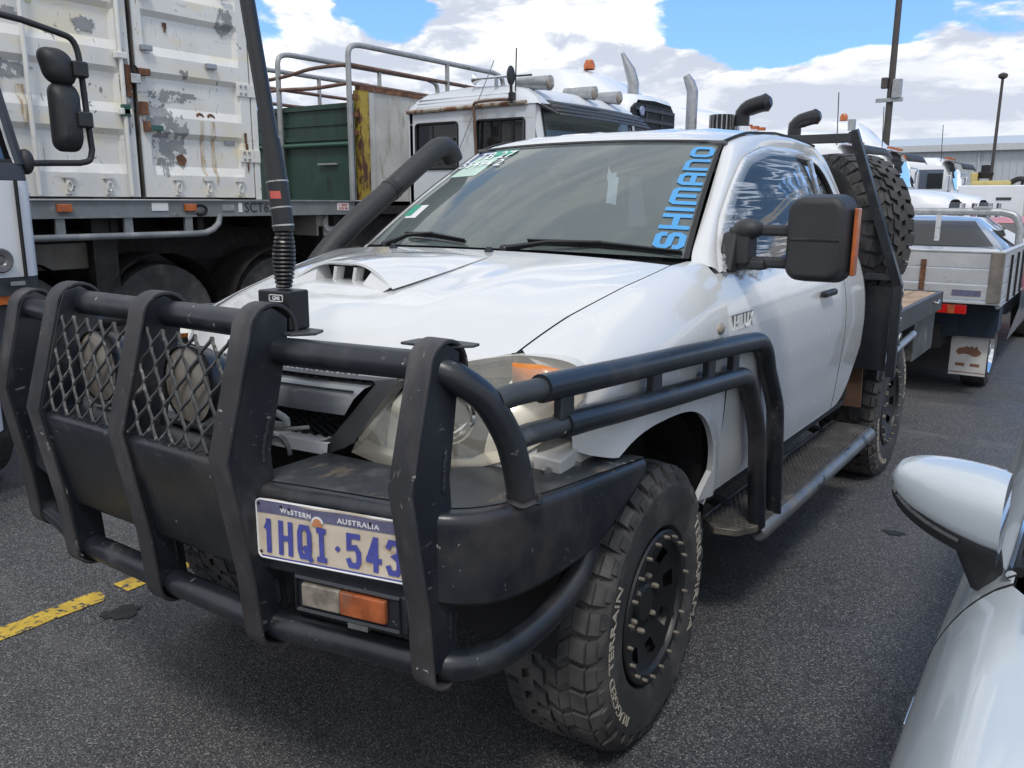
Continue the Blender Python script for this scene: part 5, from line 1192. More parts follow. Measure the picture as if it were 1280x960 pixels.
# ================================================================== cab-over truck at the left edge of the row
LT = thing('cab_over_truck', 'white cab-over truck nose with charcoal trim and twin black mirrors on a pipe frame', 'truck', (-3.6, -.95, 0))
XL, YL = -2.70, .14
def cabface(name, za, zb_, m_, dx=0.0, y1=YL, y0=-2.05, r=.16, parent=LT):
    b = B(); ring = []
    pl_ = [(XL-1.7+dx, y1)]+[(XL-r+dx+r*math.sin(a), y1-r*.6+r*.6*math.cos(a)) for a in np.linspace(0, PI/2, 8)]+[(XL+.03+dx, -.6), (XL+.03+dx, -1.3)]+[(XL-r+dx+r*math.sin(a), y0+r*.6-r*.6*math.cos(a)) for a in np.linspace(PI/2, 0, 8)]+[(XL-1.7+dx, y0)]
    lean = lambda z: -.22*max(0, z-1.66)/1.0; nar = lambda z: .10*max(0, z-1.70)
    for z in np.linspace(za, zb_, 8): ring.append([(x+lean(z), y-nar(z)*(1 if y > -.95 else -1)*min(1, abs(y+.95)/.6), z) for x, y in pl_])
    return b.loft(ring)
obj('lower_panel', cabface('a', 1.175, 1.652, TRUCKW, ), TRUCKW, LT, ang=50)
gp_ = B(); gp_.b2((XL-.02, .020, 1.17), (XL+.027, .028, 1.655)); obj('panel_gap', gp_, DARK, LT)
obj('trim_band', cabface('a', 1.654, 1.74, TRUCKGREY, -.01), TRUCKGREY, LT, ang=50)
obj('windscreen', cabface('w', 1.742, 2.62, WSGLASS_D, -.035, YL-.03, -2.02), glassy('sky_reflecting_glass', (.2, .24, .28), .06, (.2, .23, .26), .03, 3.6), LT, ang=50)
b = B()
for t in np.linspace(0, 1, 1): pass
pil = [[(XL-.10-.22*(z-1.66), YL+.003-.10*max(0, z-1.7), z), (XL-.045-.22*(z-1.66), YL-.02-.10*max(0, z-1.7), z), (XL-.012-.22*(z-1.66), YL-.06-.10*max(0, z-1.7), z), (XL-.012-.22*(z-1.66), YL-.085-.10*max(0, z-1.7), z)] for z in np.linspace(1.735, 2.64, 8)]
obj('screen_pillar', B().loft(pil), TRUCKGREY, LT)
obj('screen_rubber', B().tube([(XL-.02-.22*.08, y, 1.745) for y in (-1.9, YL-.10)], .012, 6), SEAL, LT)
obj('cab_roof', cabface('r', 2.62, 2.85, TRUCKW), TRUCKW, LT, ang=50); b = B(); b.b2((XL-1.75, -2.0, .9), (XL-.35, YL-.06, 2.8)); obj('cab_body', b, TRUCKGREY, LT)
obj('lower_trim', cabface('t', 1.085, 1.172, TRUCKGREY, -.005), TRUCKGREY, LT, ang=50)
obj('step_notch', B().b2((XL+.02, -.06, 1.135), (XL+.028, .01, 1.155)), GALV, LT)
obj('corner_indicator', cabface('i', 1.04, 1.083, AMBER, -.012), AMBER, LT, ang=50)
obj('front_bumper', cabface('b', .40, .56, TRUCKW, .02, YL-.27), TRUCKW, LT, ang=50); obj('bumper_fill', cabface('f', .56, 1.04, TRUCKGREY, -.05, YL-.1), TRUCKGREY, LT, ang=50)
em = B(); em.lathe([(0, .05), (.012, .062), (.02, .055), (.016, .030), (.008, .022), (.012, .0)], (XL+.026, -.10, 1.263), 'x', 28); obj('oval_badge', em, BADGE, LT)
obj('cab_wheel', B().lathe([(-.12, .22), (-.13, .34), (-.11, .40), (.11, .40), (.13, .34), (.12, .22), (.04, .2), (.04, .02)], (-3.42, -.08, .40), 'y', 40), RUBBER, LT)
mp_ = [(XL-.20, YL-.02, 2.475), (XL-.19, YL+.10, 2.462), (XL-.18, YL+.28, 2.425), (XL-.18, YL+.345, 2.405), (XL-.18, YL+.375, 2.35), (XL-.18, YL+.385, 2.25), (XL-.18, YL+.395, 2.0), (XL-.18, YL+.405, 1.83), (XL-.18, YL+.385, 1.775), (XL-.18, YL+.33, 1.757), (XL-.15, YL+.10, 1.748), (XL-.12, YL+.0, 1.742)]
MF = obj('mirror_frame', B().tube(np.vstack([np.array(mp_[:3]), cr(mp_[2:6], 14)[1:], np.array(mp_[6:7]), cr(mp_[7:10], 12), np.array(mp_[10:])]), .0165, 12), PLASTIC, LT)
def shell(yc, zc, w, h, name, sk=0.0):
    b = B(); rings = []
    for k, (s_, dx) in enumerate(((.05, .07), (.55, .066), (.85, .045), (1, .01), (1.0, -.02), (.9, -.03))):
        rings.append([(XL-.20+dx, yc+u*s_+sk*v*s_, zc+v*s_) for u, v in rrect(w, h, min(w, h)*.36, 6)])
    b.loft(rings, closed=True, cap=True); return obj(name, b, PLASTIC, MF, ang=60)
shell(YL+.265, 2.255, .165, .185, 'mirror_shell', -.25); shell(YL+.285, 1.995, .155, .36, 'mirror_shell')
for z in (2.245, 1.985): obj('mirror_clamp', B().box((XL-.155, YL+.355, z), (.08, .085, .085)), PLASTIC_S, MF, bevel=.012)
obj('mirror_foot', B().ball((XL-.10, YL-.0, 1.75), (.045, .04, .065)), PLASTIC, MF)

# ================================================================== old white crew-cab truck behind the bonnet
XO, YO = -2.47, 4.36
OT = thing('old_crew_cab_truck', 'old dull white truck cab with rusty gutter, roof horn, round mirror and louvred sun visor', 'truck', (-3.3, 5.3, 0))
yw = 1.92
def osec(x, z): return x
# side skin with window openings built as a frame of strips
lean_f = lambda z: -.10*max(0, z-1.9)
b = B()
def quad3(b, x0, x1, z0, z1, y): b.b2((x0, y, z0), (x1, y+.03, z1))
for (x0, x1, z0, z1) in ((-3.94, -2.50, 1.0, 1.86), (-3.94, -3.86, 1.86, 2.28), (-3.36, -3.14, 1.86, 2.28), (-2.60, -2.47, 1.86, 2.28), (-3.94, -2.47, 2.28, 2.40)): quad3(b, x0, x1, z0, z1, YO)
obj('cab_side', b, TRUCKW2, OT, bevel=.004)
b = B(); b.b2((-3.94, YO+yw-.03, 1.0), (-2.5, YO+yw, 2.4)); b.b2((-3.95, YO, 1.0), (-3.90, YO+yw, 2.4)); obj('cab_back', b, TRUCKW2, OT)
obj('crew_window', B().b2((-3.86, YO+.012, 1.86), (-3.36, YO+.018, 2.28)), WSGLASS_D, OT); obj('door_window', B().b2((-3.14, YO+.012, 1.86), (-2.60, YO+.018, 2.28)), WSGLASS_D, OT)
for x in (-3.60, -2.85): obj('window_rubber', B().tube([(x+u, YO-.002, 2.07+v) for u, v in rrect(.52 if x < -3.2 else .54, .42, .03, 3)], .012, 6, closed=True), SEAL, OT)
obj('window_bar', B().b2((-2.86, YO+.005, 1.86), (-2.845, YO+.012, 2.28)), SEAL, OT); obj('window_bar', B().b2((-2.73, YO+.005, 1.86), (-2.70, YO+.012, 2.28)), SEAL, OT)
obj('rusty_gutter', B().tube([(-3.95, YO-.02, 2.395), (-2.55, YO-.02, 2.41)], .020, 8), mat('rusty_gutter_paint', (.40, .36, .30), .7, var=.2, vs=6, layers=(((.20, .09, .04), 8, .46, .56, (1, 1, 1)),)), OT)
rg = []
for x, zt2, yin in ((-3.95, 2.40, 0), (-3.93, 2.50, .03), (-3.80, 2.565, .06), (-3.3, 2.60, .06), (-2.85, 2.585, .05), (-2.62, 2.545, .03), (-2.50, 2.47, .0), (-2.44, 2.40, -.02)):
    rg.append([(x, YO-.01, 2.40), (x, YO+yin*.3+.01, 2.40+(zt2-2.40)*.55), (x, YO+.06+yin, zt2-.01)]+[(x, YO+.06+yin+(yw-.12-2*yin)*t, zt2+.02*math.sin(PI*t)) for t in np.linspace(0, 1, 10)]+[(x, YO+yw-.06-yin, zt2-.01), (x, YO+yw-.01, 2.40+(zt2-2.40)*.55), (x, YO+yw+.01, 2.40)])
obj('cab_roof', B().loft(rg), TRUCKW2, OT, ang=50)
for k in range(3): obj('roof_rib', B().b2((-3.85, YO-.0+.012*k, 2.43+.035*k), (-2.7, YO+.03+.012*k, 2.437+.035*k)), TRUCKW2, OT)
def wsf(t, z): return (XO+.05*math.sin(PI*t)-.18*(z-1.9)+.06, YO+.06+(yw-.12)*t, z)
obj('windscreen', B().loft([[wsf(t, z) for t in np.linspace(0, 1, 16)] for z in np.linspace(1.9, 2.36, 5)]), WSGLASS, OT)
fr = B()
for t0, t1 in ((-.03, .035), (.965, 1.03)): fr.loft([[wsf(t0, z), tuple(E_(wsf((t0+t1)/2, z))+E_((.03, 0, 0))), wsf(t1, z)] for z in np.linspace(1.0, 2.42, 6)])
fr.loft([[wsf(t, z) for t in np.linspace(0, 1, 12)] for z in (1.0, 1.9)]); fr.loft([[wsf(t, z) for t in np.linspace(0, 1, 12)] for z in (2.36, 2.46)])
obj('screen_frame', fr, TRUCKW2, OT)
obj('screen_rubber', B().tube([tuple(E_(wsf(t, z))+E_((.008, 0, 0))) for t, z in ((.03, 1.9), (.03, 2.36), (.97, 2.36), (.97, 1.9))], .016, 6, closed=True), SEAL, OT)
for k in range(4):
    obj('visor_louvre', B().loft([[tuple(E_(wsf(t, 2.43-.035*k))+E_((.10+.03*k, 0, 0))) for t in np.linspace(.01, .99, 10)], [tuple(E_(wsf(t, 2.405-.035*k))+E_((.135+.03*k, 0, -.004))) for t in np.linspace(.01, .99, 10)]]), TRUCKGREY, OT, solid=.006)
obj('visor_bracket', B().tube([wsf(.0, 2.42), tuple(E_(wsf(.0, 2.30))+E_((.22, 0, 0)))], .014, 6), TRUCKGREY, OT)
hr = B(); hr.tube([(-3.10, YO+.08, 2.66), (-2.55, YO+.08, 2.655)], [.012, .015], 8); hr.tube([(-3.10, YO+.08, 2.66), (-3.17, YO+.08, 2.66), (-3.20, YO+.08, 2.66)], [.012, .03, .055], 14); obj('roof_horn', hr, CHROME, OT); obj('horn_bracket', B().box((-2.95, YO+.08, 2.62), (.02, .03, .08)), GALV, OT)
for x, y in ((-2.42, YO+.16), (-2.46, YO+1.02), (-2.45, YO+1.5)):
    q = B(); q.tube([(x-.34, y, 2.60), (x-.05, y, 2.585), (x, y, 2.58)], [.05, .062, .066], 16); l_ = obj('roof_lamp', q, GALV, OT); obj('lamp_glass', B().ball((x+.002, y, 2.58), (.02, .058, .058)), CLEARL, l_)
obj('round_mirror', B().ball((-2.66, YO-.10, 2.63), (.018, .06, .085)), PLASTIC, OT); obj('mirror_stem', B().tube([(-2.66, YO-.09, 2.40), (-2.66, YO-.10, 2.58)], .014, 8), PLASTIC_S, OT); obj('mirror_knuckle', B().box((-2.66, YO-.08, 2.46), (.05, .06, .07)), PLASTIC_S, OT, bevel=.01)
obj('radio_aerial', B().tube([(-2.64, YO-.06, 2.5), (-2.63, YO-.06, 2.86)], .006, 6), PLASTIC_S, OT); obj('whip_aerial', B().tube([(-3.36, YO-.04, 1.9), (-2.88, YO-.05, 2.78)], .004, 6), GALV, OT)
obj('mirror_bracket', B().tube(cr([(-3.10, YO-.02, 1.86), (-3.10, YO-.06, 2.38), (-3.06, YO-.08, 2.43), (-2.85, YO-.08, 2.44), (-2.7, YO-.03, 2.44)], 24), .014, 8), RPIPE, OT)
b = B(); b.b2((-3.9, YO+.1, .5), (-2.6, YO+yw-.1, 1.1)); obj('cab_underside', b, UNDER, OT)
for y in (YO+.18, YO+yw-.18): obj('cab_wheel', B().lathe([(-.12, .22), (-.13, .36), (-.11, .43), (.11, .43), (.13, .36), (.12, .22), (.04, .2), (.04, .02)], (-3.0, y, .43), 'y', 30), RUBBER, OT)
for y in (YO+.5, YO+1.35): obj('cab_seat', B().box((-3.05, y, 1.95), (.14, .45, .75)), SEATG, OT, bevel=.05)

# ================================================================== big white prime movers, noses towards the aisle
def prime(name, label, loc, s=1.0, group=None, visor=True, stack=True, fairing=True, grille=GREYPL, ram=False, beacon=True, bonnet_h=1.82, roof_h=2.72, high_grille=False, stack_h=3.35, chromebar=True, sl_h=3.1, aerials=(-.9,)):
    T = thing(name, label, 'truck', loc, group); k = dict(local=True)
    P = lambda *a: tuple(q*s for q in a)
    def b2(b, lo, hi): return b.b2(P(*lo), P(*hi))
    # bonnet: tapering rounded box
    rg = []
    for x, hw, z, zl in ((.05, .98, bonnet_h+.02, .9), (.5, .94, bonnet_h, .9), (1.1, .86, bonnet_h-.07, .9), (1.55, .78, bonnet_h-.15, .9), (1.66, .74, bonnet_h-.22, .92)):
        rg.append([P(x, -hw, zl), P(x, -hw, z-.22), P(x, -hw+.05, z-.07), P(x, -hw+.18, z-.01)]+[P(x, y, z+.02) for y in (-.3, 0, .3)]+[P(x, hw-.18, z-.01), P(x, hw-.05, z-.07), P(x, hw, z-.22), P(x, hw, zl)])
    obj('bonnet', B().loft(rg), TRUCKW, T, ang=40, **k)
    b = B(); b.prism([(-.68, .80), (.68, .80), (.68, bonnet_h-.34), (.60, bonnet_h-.25), (-.60, bonnet_h-.25), (-.68, bonnet_h-.34)], lambda u, v, t: P(1.655+.03*t, u, v), 0, 1); gr = obj('grille', b, TRUCKGREY, T, **k)
    for i in range(6): obj('grille_bar', B().b2(P(1.685, -.64, .88+i*(bonnet_h-1.2)/6), P(1.70, .64, .93+i*(bonnet_h-1.2)/6)), grille, gr, **k)
    # cab
    rg = []
    for z, xf, hw, xb in ((.95, .10, 1.05, -1.15), (1.80, .10, 1.06, -1.15), (1.86, .09, 1.06, -1.15), (2.20, -.02, 1.04, -1.15), (2.50, -.13, 1.0, -1.15), (roof_h-.09, -.20, .96, -1.15), (roof_h, -.36, .85, -1.1)):
        rg.append([P(xb, -hw, z), P(xf-.25, -hw, z), P(xf-.06, -hw+.05, z), P(xf, -hw+.20, z), P(xf+.04, 0, z), P(xf, hw-.20, z), P(xf-.06, hw-.05, z), P(xf-.25, hw, z), P(xb, hw, z)])
    rg.append([P(-1.05, y, roof_h+.03) if i in (0, 8) else P(-.6 if i in (1, 7) else -.45, y*.7, roof_h+.03) for i, y in enumerate((-.8, -.8, -.8, -.4, 0, .4, .8, .8, .8))])
    obj('cab', B().loft(rg), TRUCKW, T, ang=40, **k)
    obj('windscreen', B().loft([[P(xf+.035, -hw+.16, z), P(xf+.075, 0, z), P(xf+.035, hw-.16, z)] for z, xf, hw in ((1.90, .075, 1.06), (2.20, -.02, 1.04), (2.46, -.115, 1.0))]), BLUEGLASS, T, **k)
    for sy in (1, -1):
        obj('side_window', B().b2(P(-.85, sy*1.065, 1.92), P(-.18, sy*1.07, 2.42)), BLUEGLASS, T, **k)
        m_ = B(); m_.tube([P(-.05, sy*1.05, 2.35), P(.05, sy*1.36, 2.33), P(.05, sy*1.36, 1.75), P(-.02, sy*1.05, 1.80)], .018*s, 8); obj('mirror_arm', m_, CHROME, T, **k)
        obj('mirror', B().box(P(.03, sy*1.36, 2.05), P(.09, .20, .44)), CHROME, T, bevel=.03*s, **k)
        obj('front_guard', B().loft([[P(.95+.62*math.cos(a), sy*y, .55+.62*math.sin(a)) for a in np.linspace(-.1, PI+.1, 14)] for y in (.70, 1.16, 1.22)]), TRUCKW, T, **k)
        for x in (.95, -3.1, -4.4): obj('wheel', B().lathe([(-.15, .26), (-.16, .42), (-.13, .50), (.13, .50), (.16, .42), (.15, .26), (.05, .23), (.05, .02)], P(x, sy*.98, .5), 'y', 28) if s == 1 else B().lathe([(-.15*s, .26*s), (-.13*s, .50*s), (.13*s, .50*s), (.15*s, .26*s), (.05*s, .02*s)], P(x, sy*.98, .5), 'y', 28), RUBBER, T, **k)
        obj('headlamp', B().box(P(1.58, sy*.92, 1.02), P(.12, .22, .26)), CHROME, T, bevel=.03, **k)
        if stack:
            q = B(); q.tube([P(-1.35, sy*1.02, 1.0), P(-1.35, sy*1.02, stack_h-.35), P(-1.37, sy*1.02, stack_h-.15), P(-1.44, sy*1.02, stack_h)], [.075*s, .075*s, .072*s, .05*s], 14); obj('exhaust_stack', q, GALV, T, **k)
        if ram:
            q = B(); q.tube(cr([P(.10, sy*1.12, 2.0), P(.10, sy*1.12, 2.62), P(.13, sy*1.12, 2.74), P(.28, sy*1.12, 2.80), P(.48, sy*1.12, 2.84)], 20), [.10*s]*14+[.11*s]*4+[.12*s, .06*s], 12); obj('air_intake', q, PLASTIC_S, T, **k)
            obj('intake_collar', B().cyl(P(.10, sy*1.12, 2.42), P(.10, sy*1.12, 2.54), .112*s, 16), CHROME, T, **k)
    if visor:
        v_ = B(); v_.loft([[P(-.22, y, 2.68) for y in np.linspace(-1.03, 1.03, 9)], [P(.22+.14*(1-abs(y)), y, 2.56) for y in np.linspace(-1.08, 1.08, 9)], [P(.30+.14*(1-abs(y)), y, 2.42) for y in np.linspace(-1.08, 1.08, 9)]]); obj('sun_visor', v_, TRUCKGREY, T, solid=.015, **k)
    if fairing:
        rg = []
        for x, z, hw in ((-.30, roof_h+.0, .62), (-.55, roof_h+.20, .74), (-1.0, sl_h-.03, .84), (-1.5, sl_h+.03, .92), (-2.1, sl_h+.0, .98), (-2.12, 1.2, 1.0)):
            rg.append([P(x, -hw, min(z, 1.0 if x < -1.2 else roof_h-.1)), P(x, -hw, z-.22 if x < -.4 else z), P(x, -hw+.12, z-.05), P(x, 0, z), P(x, hw-.12, z-.05), P(x, hw, z-.22 if x < -.4 else z), P(x, hw, min(z, 1.0 if x < -1.2 else roof_h-.1))])
        obj('sleeper', B().loft(rg), TRUCKW, T, ang=40, **k)
        b = B(); b2(b, (-2.1, -1.0, 1.0), (-1.1, 1.0, 2.75)); obj('sleeper_body', b, TRUCKW, T, **k)
    for y in (-.55, -.28, 0, .28, .55): obj('marker_lamp', B().box(P(-.22, y, roof_h+.015), P(.10, .09, .045)), AMBER, T, **k)
    if beacon: obj('beacon', B().lathe([(0, .09*s), (.10*s, .085*s), (.15*s, .05*s), (.16*s, .0)], P(-1.25, -.55, sl_h if fairing else roof_h), 'z', 16), AMBER, T, **k)
    for y in aerials: obj('whip_aerial', B().tube([P(-.3, y, roof_h-.1), P(-.34, y, roof_h+.85)], .010*s, 6), PLASTIC_S, T, **k)
    b = B(); b2(b, (-5, -.45, .6), (1.4, .45, .95)); b2(b, (-2.4, -1.1, .45), (-.9, -.7, 1.0)); b2(b, (-2.4, .7, .45), (-.9, 1.1, 1.0)); obj('truck_chassis', b, UNDER, T, **k)
    if chromebar:
        b = B()
        for z in (.62, .98, 1.38): b.tube([P(1.86, y, z) for y in (-1.1, 1.1)], .045*s, 10)
        for y in (-.75, .75): b.tube([P(1.84, y, .5), P(1.88, y, 1.55)], .05*s, 8)
        obj('bull_bar', b, CHROME, T, **k)
    b = B(); b2(b, (1.55, -1.1, .40), (1.80, 1.1, .75)); obj('front_bumper', b, CHROME, T, bevel=.04, **k)
    return T
prime('prime_mover', 'white bonneted prime mover with black air intakes beside its cab, nearest behind the utility roof', (-2.55, 10.4, 0), 1.0, 'white prime movers in the row', ram=True, visor=False, roof_h=2.62, sl_h=2.95, stack=False, beacon=False, aerials=())
prime('prime_mover', 'white prime mover with grey sun visor seen past the spare tyre', (-2.35, 15.6, 0), 1.0, 'white prime movers in the row', stack=False, beacon=True, sl_h=2.95, roof_h=2.68)
prime('prime_mover', 'white prime mover with visor over blue-lit screen, second beyond the spare tyre', (-2.3, 19.0, 0), 1.0, 'white prime movers in the row', stack=False, sl_h=3.35)
prime('prime_mover', 'farthest white prime mover with bright chrome mirrors in front of the shed', (-2.0, 24.5, 0), 1.0, 'white prime movers in the row', stack=False, fairing=False)
# the tall truck with a black grille, left of those
HB_ = thing('tall_bonneted_truck', 'tall white truck with black slotted grille and cut exhaust pipe behind the crew cab', 'truck', (-4.2, 7.9, 0))
rg = []
for x, z, w_ in ((-2.84, 2.70, .80), (-2.9, 2.76, .86), (-3.3, 2.80, .95), (-4.2, 2.84, 1.05)):
    w_ *= .70; c_ = 7.46; rg.append([(x, c_-w_, 1.2), (x, c_-w_, z-.12), (x, c_-w_+.12, z), (x, c_, z+.02), (x, c_+w_-.12, z), (x, c_+w_, z-.12), (x, c_+w_, 1.2)])
obj('bonnet', B().loft(rg), TRUCKW, HB_, ang=40)
gq = B().prism([(6.88, 2.1), (7.98, 2.1), (7.98, 2.58), (7.90, 2.66), (6.96, 2.66), (6.88, 2.6)], lambda u, v, t: (-2.86+.04*t, u, v), 0, 1); GQ = obj('grille', gq, SEAL, HB_)
for z in (2.24, 2.36, 2.48, 2.60): obj('grille_bar', B().b2((-2.82, 6.92, z-.018), (-2.80, 7.94, z+.018)), TRUCKGREY, GQ)
for y in (7.2, 7.6): obj('grille_post', B().b2((-2.822, y-.012, 2.15), (-2.805, y+.012, 2.64)), TRUCKGREY, GQ)
obj('oval_badge', B().lathe([(0, .055), (.012, .05), (.014, 0)], (-2.80, 7.05, 2.575), 'x', 24), mat('blue_white_badge', (.30, .32, .48), .4, var=.2, vs=40), GQ)
rg = []
for x, z, w_ in ((-3.35, 2.84, .75), (-3.7, 3.10, .92), (-3.95, 3.20, 1.0), (-4.3, 3.22, 1.04), (-4.6, 3.10, 1.06), (-4.62, 1.4, 1.06)):
    rg.append([(x, 7.9-w_, 1.4), (x, 7.9-w_, z-.30), (x, 7.9-w_+.15, z-.07), (x, 7.9, z), (x, 7.9+w_-.15, z-.07), (x, 7.9+w_, z-.30), (x, 7.9+w_, 1.4)])
obj('cab_roof', B().loft(rg), TRUCKW, HB_, ang=40)
obj('beacon', B().lathe([(0, .07), (.05, .075), (.11, .05), (.13, 0)], (-3.9, 7.72, 3.19), 'z', 16), AMBER, HB_)
obj('exhaust_stack', B().tube([(-3.13, 7.45, 2.5), (-3.13, 7.45, 2.95), (-3.16, 7.42, 3.08), (-3.24, 7.36, 3.28)], [.068, .068, .064, .02], 16), GALV, HB_)
obj('exhaust_stack', B().tube([(-3.05, 9.0, 2.3), (-3.05, 9.0, 3.0), (-3.08, 8.98, 3.1), (-3.12, 8.93, 3.20)], [.075, .075, .07, .045], 16), GALV, HB_)
b = B(); b.b2((-5.9, 7.0, .6), (-3.0, 8.7, 1.4)); obj('truck_chassis', b, UNDER, HB_)
for y in (7.1, 8.6): obj('wheel', B().lathe([(-.15, .26), (-.16, .42), (-.13, .5), (.13, .5), (.16, .42), (.15, .26), (.05, .02)], (-3.7, y, .5), 'y', 28), RUBBER, HB_)
ac = B().cyl((-2.72, 9.25, 2.40), (-2.72, 9.25, 2.70), .15, 24); AC = obj('air_cleaner', ac, SEAL, HB_)
for k in range(16): 
    a = 2*PI*k/16; obj('cleaner_fin', B().box((-2.72+.155*math.cos(a), 9.25+.155*math.sin(a), 2.55), (.022, .016, .30), rot=(0, 0, a)), GALV, AC)

# ================================================================== silver tray-back utility ahead
SU = thing('silver_tray_utility', 'silver tray-back utility with slatted aluminium tray and pipe headboard beyond the white one', 'utility', (.27, 7.0, 0))
def bd(x0, x1, y0, y1, z0, z1, name='tray_slat', m_=ALU): return obj(name, B().b2((x0, y0, z0), (x1, y1, z1)), m_, SU, bevel=.004)
TX0, TX1, TY0, TY1 = -.83, 1.165, 5.25, 7.15
for i in range(3):
    z = .83+i*.122; bd(TX0, TX1-.06, TY0, TY0+.03, z, z+.115); bd(TX1-.03, TX1, TY0+.06, TY1, z, z+.115); bd(TX0, TX0+.03, TY0+.06, TY1, z, z+.115)
bd(TX0, TX1+.005, TY0-.006, TY0+.035, 1.190, 1.205, 'tray_edge'); bd(TX1-.035, TX1+.008, TY0+.04, TY1, 1.191, 1.206, 'tray_edge')
bd(TX1-.085, TX1+.004, TY0-.01, TY0+.07, .815, 1.196, 'corner_post', mat('brown_stained_alu', (.28, .25, .22), .5, .5, var=.3, vs=8, layers=(((.14, .07, .04), 10, .58, .7),)))
bd(.60, .64, TY0-.012, TY0, .84, 1.13, 'tail_hinge', RUST); bd(TX0, TX1, TY0, TY1, .80, .822, 'tray_floor')
obj('tail_label', B().b2((.84, TY0-.004, .862), (1.04, TY0-.001, .905)), PLBAND, SU)
for y in (5.75, 6.25, 6.7): obj('rope_hook', B().tube([(TX1+.012, y, .79), (TX1+.012, y, 1.16)], .010, 6), SEAL, SU)
obj('rope_rail', B().tube([(TX1-.01, TY0+.05, .785), (TX1-.01, TY1, .785)], .018, 8), GALV, SU)
hz_ = 1.478
hp = np.vstack([[(TX0+.08, TY1, .8), (TX0+.08, TY1, 1.34)], cr([(TX0+.08, TY1, 1.34), (TX0+.12, TY1, 1.43), (TX0+.24, TY1, hz_)], 8)[1:], cr([(TX1-.25, TY1, hz_), (TX1-.13, TY1, 1.44), (TX1-.08, TY1, 1.33)], 8), [(TX1-.06, TY1, .8)]])
obj('headboard_hoop', B().tube(hp, .034, 12), GALV, SU)
for x in (.395, -.3): obj('headboard_bar', B().b2((x-.022, TY1-.02, 1.2), (x+.022, TY1+.0, hz_)), ALU, SU)
obj('hoop_sleeve', B().box((.76, TY1, hz_+.025), (.16, .06, .05)), GALV, SU, bevel=.01)
rg = []
for y, z, hw, zb_ in ((7.22, 1.13, .86, .55), (7.24, 1.16, .84, .55)): pass
rg = []
for z, hw, y in ((.5, .90, 7.22), (.95, .92, 7.22), (1.10, .90, 7.24), (1.14, .85, 7.27)): rg.append([(.14-hw+.1, y, z)]+[(.14+u*hw, y+.0+.05*abs(u)**6, z) for u in np.linspace(-.9, .9, 10)]+[(.14+hw, y+.18, z), (.14+hw, y+1.0, z), (.14+hw, y+3.0, z)])
obj('rear_body', B().loft(rg), SILVER2, SU)
rg = []
for y, hw, z in ((7.28, .84, 1.13), (7.40, .76, 1.24), (7.52, .66, 1.35), (7.68, .55, 1.415), (8.1, .54, 1.435), (8.6, .56, 1.42), (9.2, .70, 1.25), (9.5, .80, 1.08)):
    rg.append([(.14-.86, y if y < 9 else y, 1.12), (.14-hw*.55-.36, y, (z+1.12)/2+.0), (.14-hw*.93, y, z-.02), (.14, y, z), (.14+hw*.93, y, z-.02), (.14+hw*.55+.38, y, (z*.5+1.12*.5)), (.14+.87, y, 1.12)])
obj('cab_top', B().loft(rg), SILVER2, SU, ang=60)
rw = [[(.27+u*(.72-.10*t), 7.30+.26*t-.012, 1.155+.225*t) for u in np.linspace(-1, 1, 12)] for t in np.linspace(0, 1, 4)]
rw = []
for t in np.linspace(0, 1, 6):
    z = 1.15+.235*t; yb = float(np.interp(z, [1.13, 1.24, 1.35, 1.425], [7.28, 7.40, 7.52, 7.68]))-.028; rw.append([(.14+u*(.74-.22*t), yb, z) for u in np.linspace(-1, 1, 10)])
obj('rear_window', B().loft(rw), REARGLASS, SU)
sw = []
for t in np.linspace(0, 1, 4): sw.append([(.14+.878-.345*t, 7.72+.16*t+(1.35-.6*t)*u, 1.15+.22*t) for u in np.linspace(0, 1, 8)])
obj('side_window', B().loft(sw), WSGLASS_D, SU)
sd_ = []
for z, x in ((.30, 1.10), (.62, 1.17), (.80, 1.17), (1.0, 1.165), (1.13, 1.13)): sd_.append([(x-.02*max(0, (y-10.3))**2, y, z) for y in np.linspace(7.0, 11.2, 20)])
obj('body_side', B().loft(sd_), SILVER2, SU, ang=60)
obj('door_mirror', B().box((1.25, 8.9, 1.10), (.16, .08, .11)), TRUCKGREY, SU, bevel=.02)
b = B(); b.b2((TX1-.30, TY0+.35, .50), (TX1-.03, TY0+.40, .80)); b.b2((TX1-.30, TY0+.36, .76), (TX1-.02, TY0+1.5, .80)); b.b2((TX1-.05, TY0+.36, .55), (TX1-.02, TY0+.62, .80)); b.b2((-.2, TY0+.3, .5), (TX1-.30, TY0+.38, .80)); obj('rear_guard', b, BLUEDARK, SU)
obj('tail_lamp', B().b2((.60, TY0+.01, .715), (.95, TY0+.07, .79)), REDL, SU, bevel=.008); obj('tail_lamp', B().b2((.82, TY0+.005, .72), (.87, TY0+.01, .785)), DUSTAMBER, SU)
mf = obj('mudflap', B().b2((TX1-.345, TY0+.42, .17), (TX1-.075, TY0+.428, .50)), MUDFLAP, SU)
mapo = [(-.075, .0), (-.06, .035), (-.03, .045), (-.015, .06), (.0, .05), (.02, .062), (.03, .04), (.045, .065), (.055, .03), (.075, .0), (.065, -.03), (.045, -.045), (.02, -.04), (.0, -.025), (-.03, -.022), (-.06, -.035)]
obj('flap_print', B().prism([(TX1-.21+u*1.25, .365+v*.8) for u, v in mapo], lambda u, v, t: (u, TY0+.4195-.0006*t, v), 0, 1), BROWN, mf)
for x in (-.265, -.155): obj('flap_print', B().b2((TX1+x-.035, TY0+.4185, .245), (TX1+x+.035, TY0+.4198, .27)), BROWN, mf)
obj('flap_edge', B().b2((TX1-.345, TY0+.4185, .19), (TX1-.075, TY0+.4198, .197)), BROWN, mf)
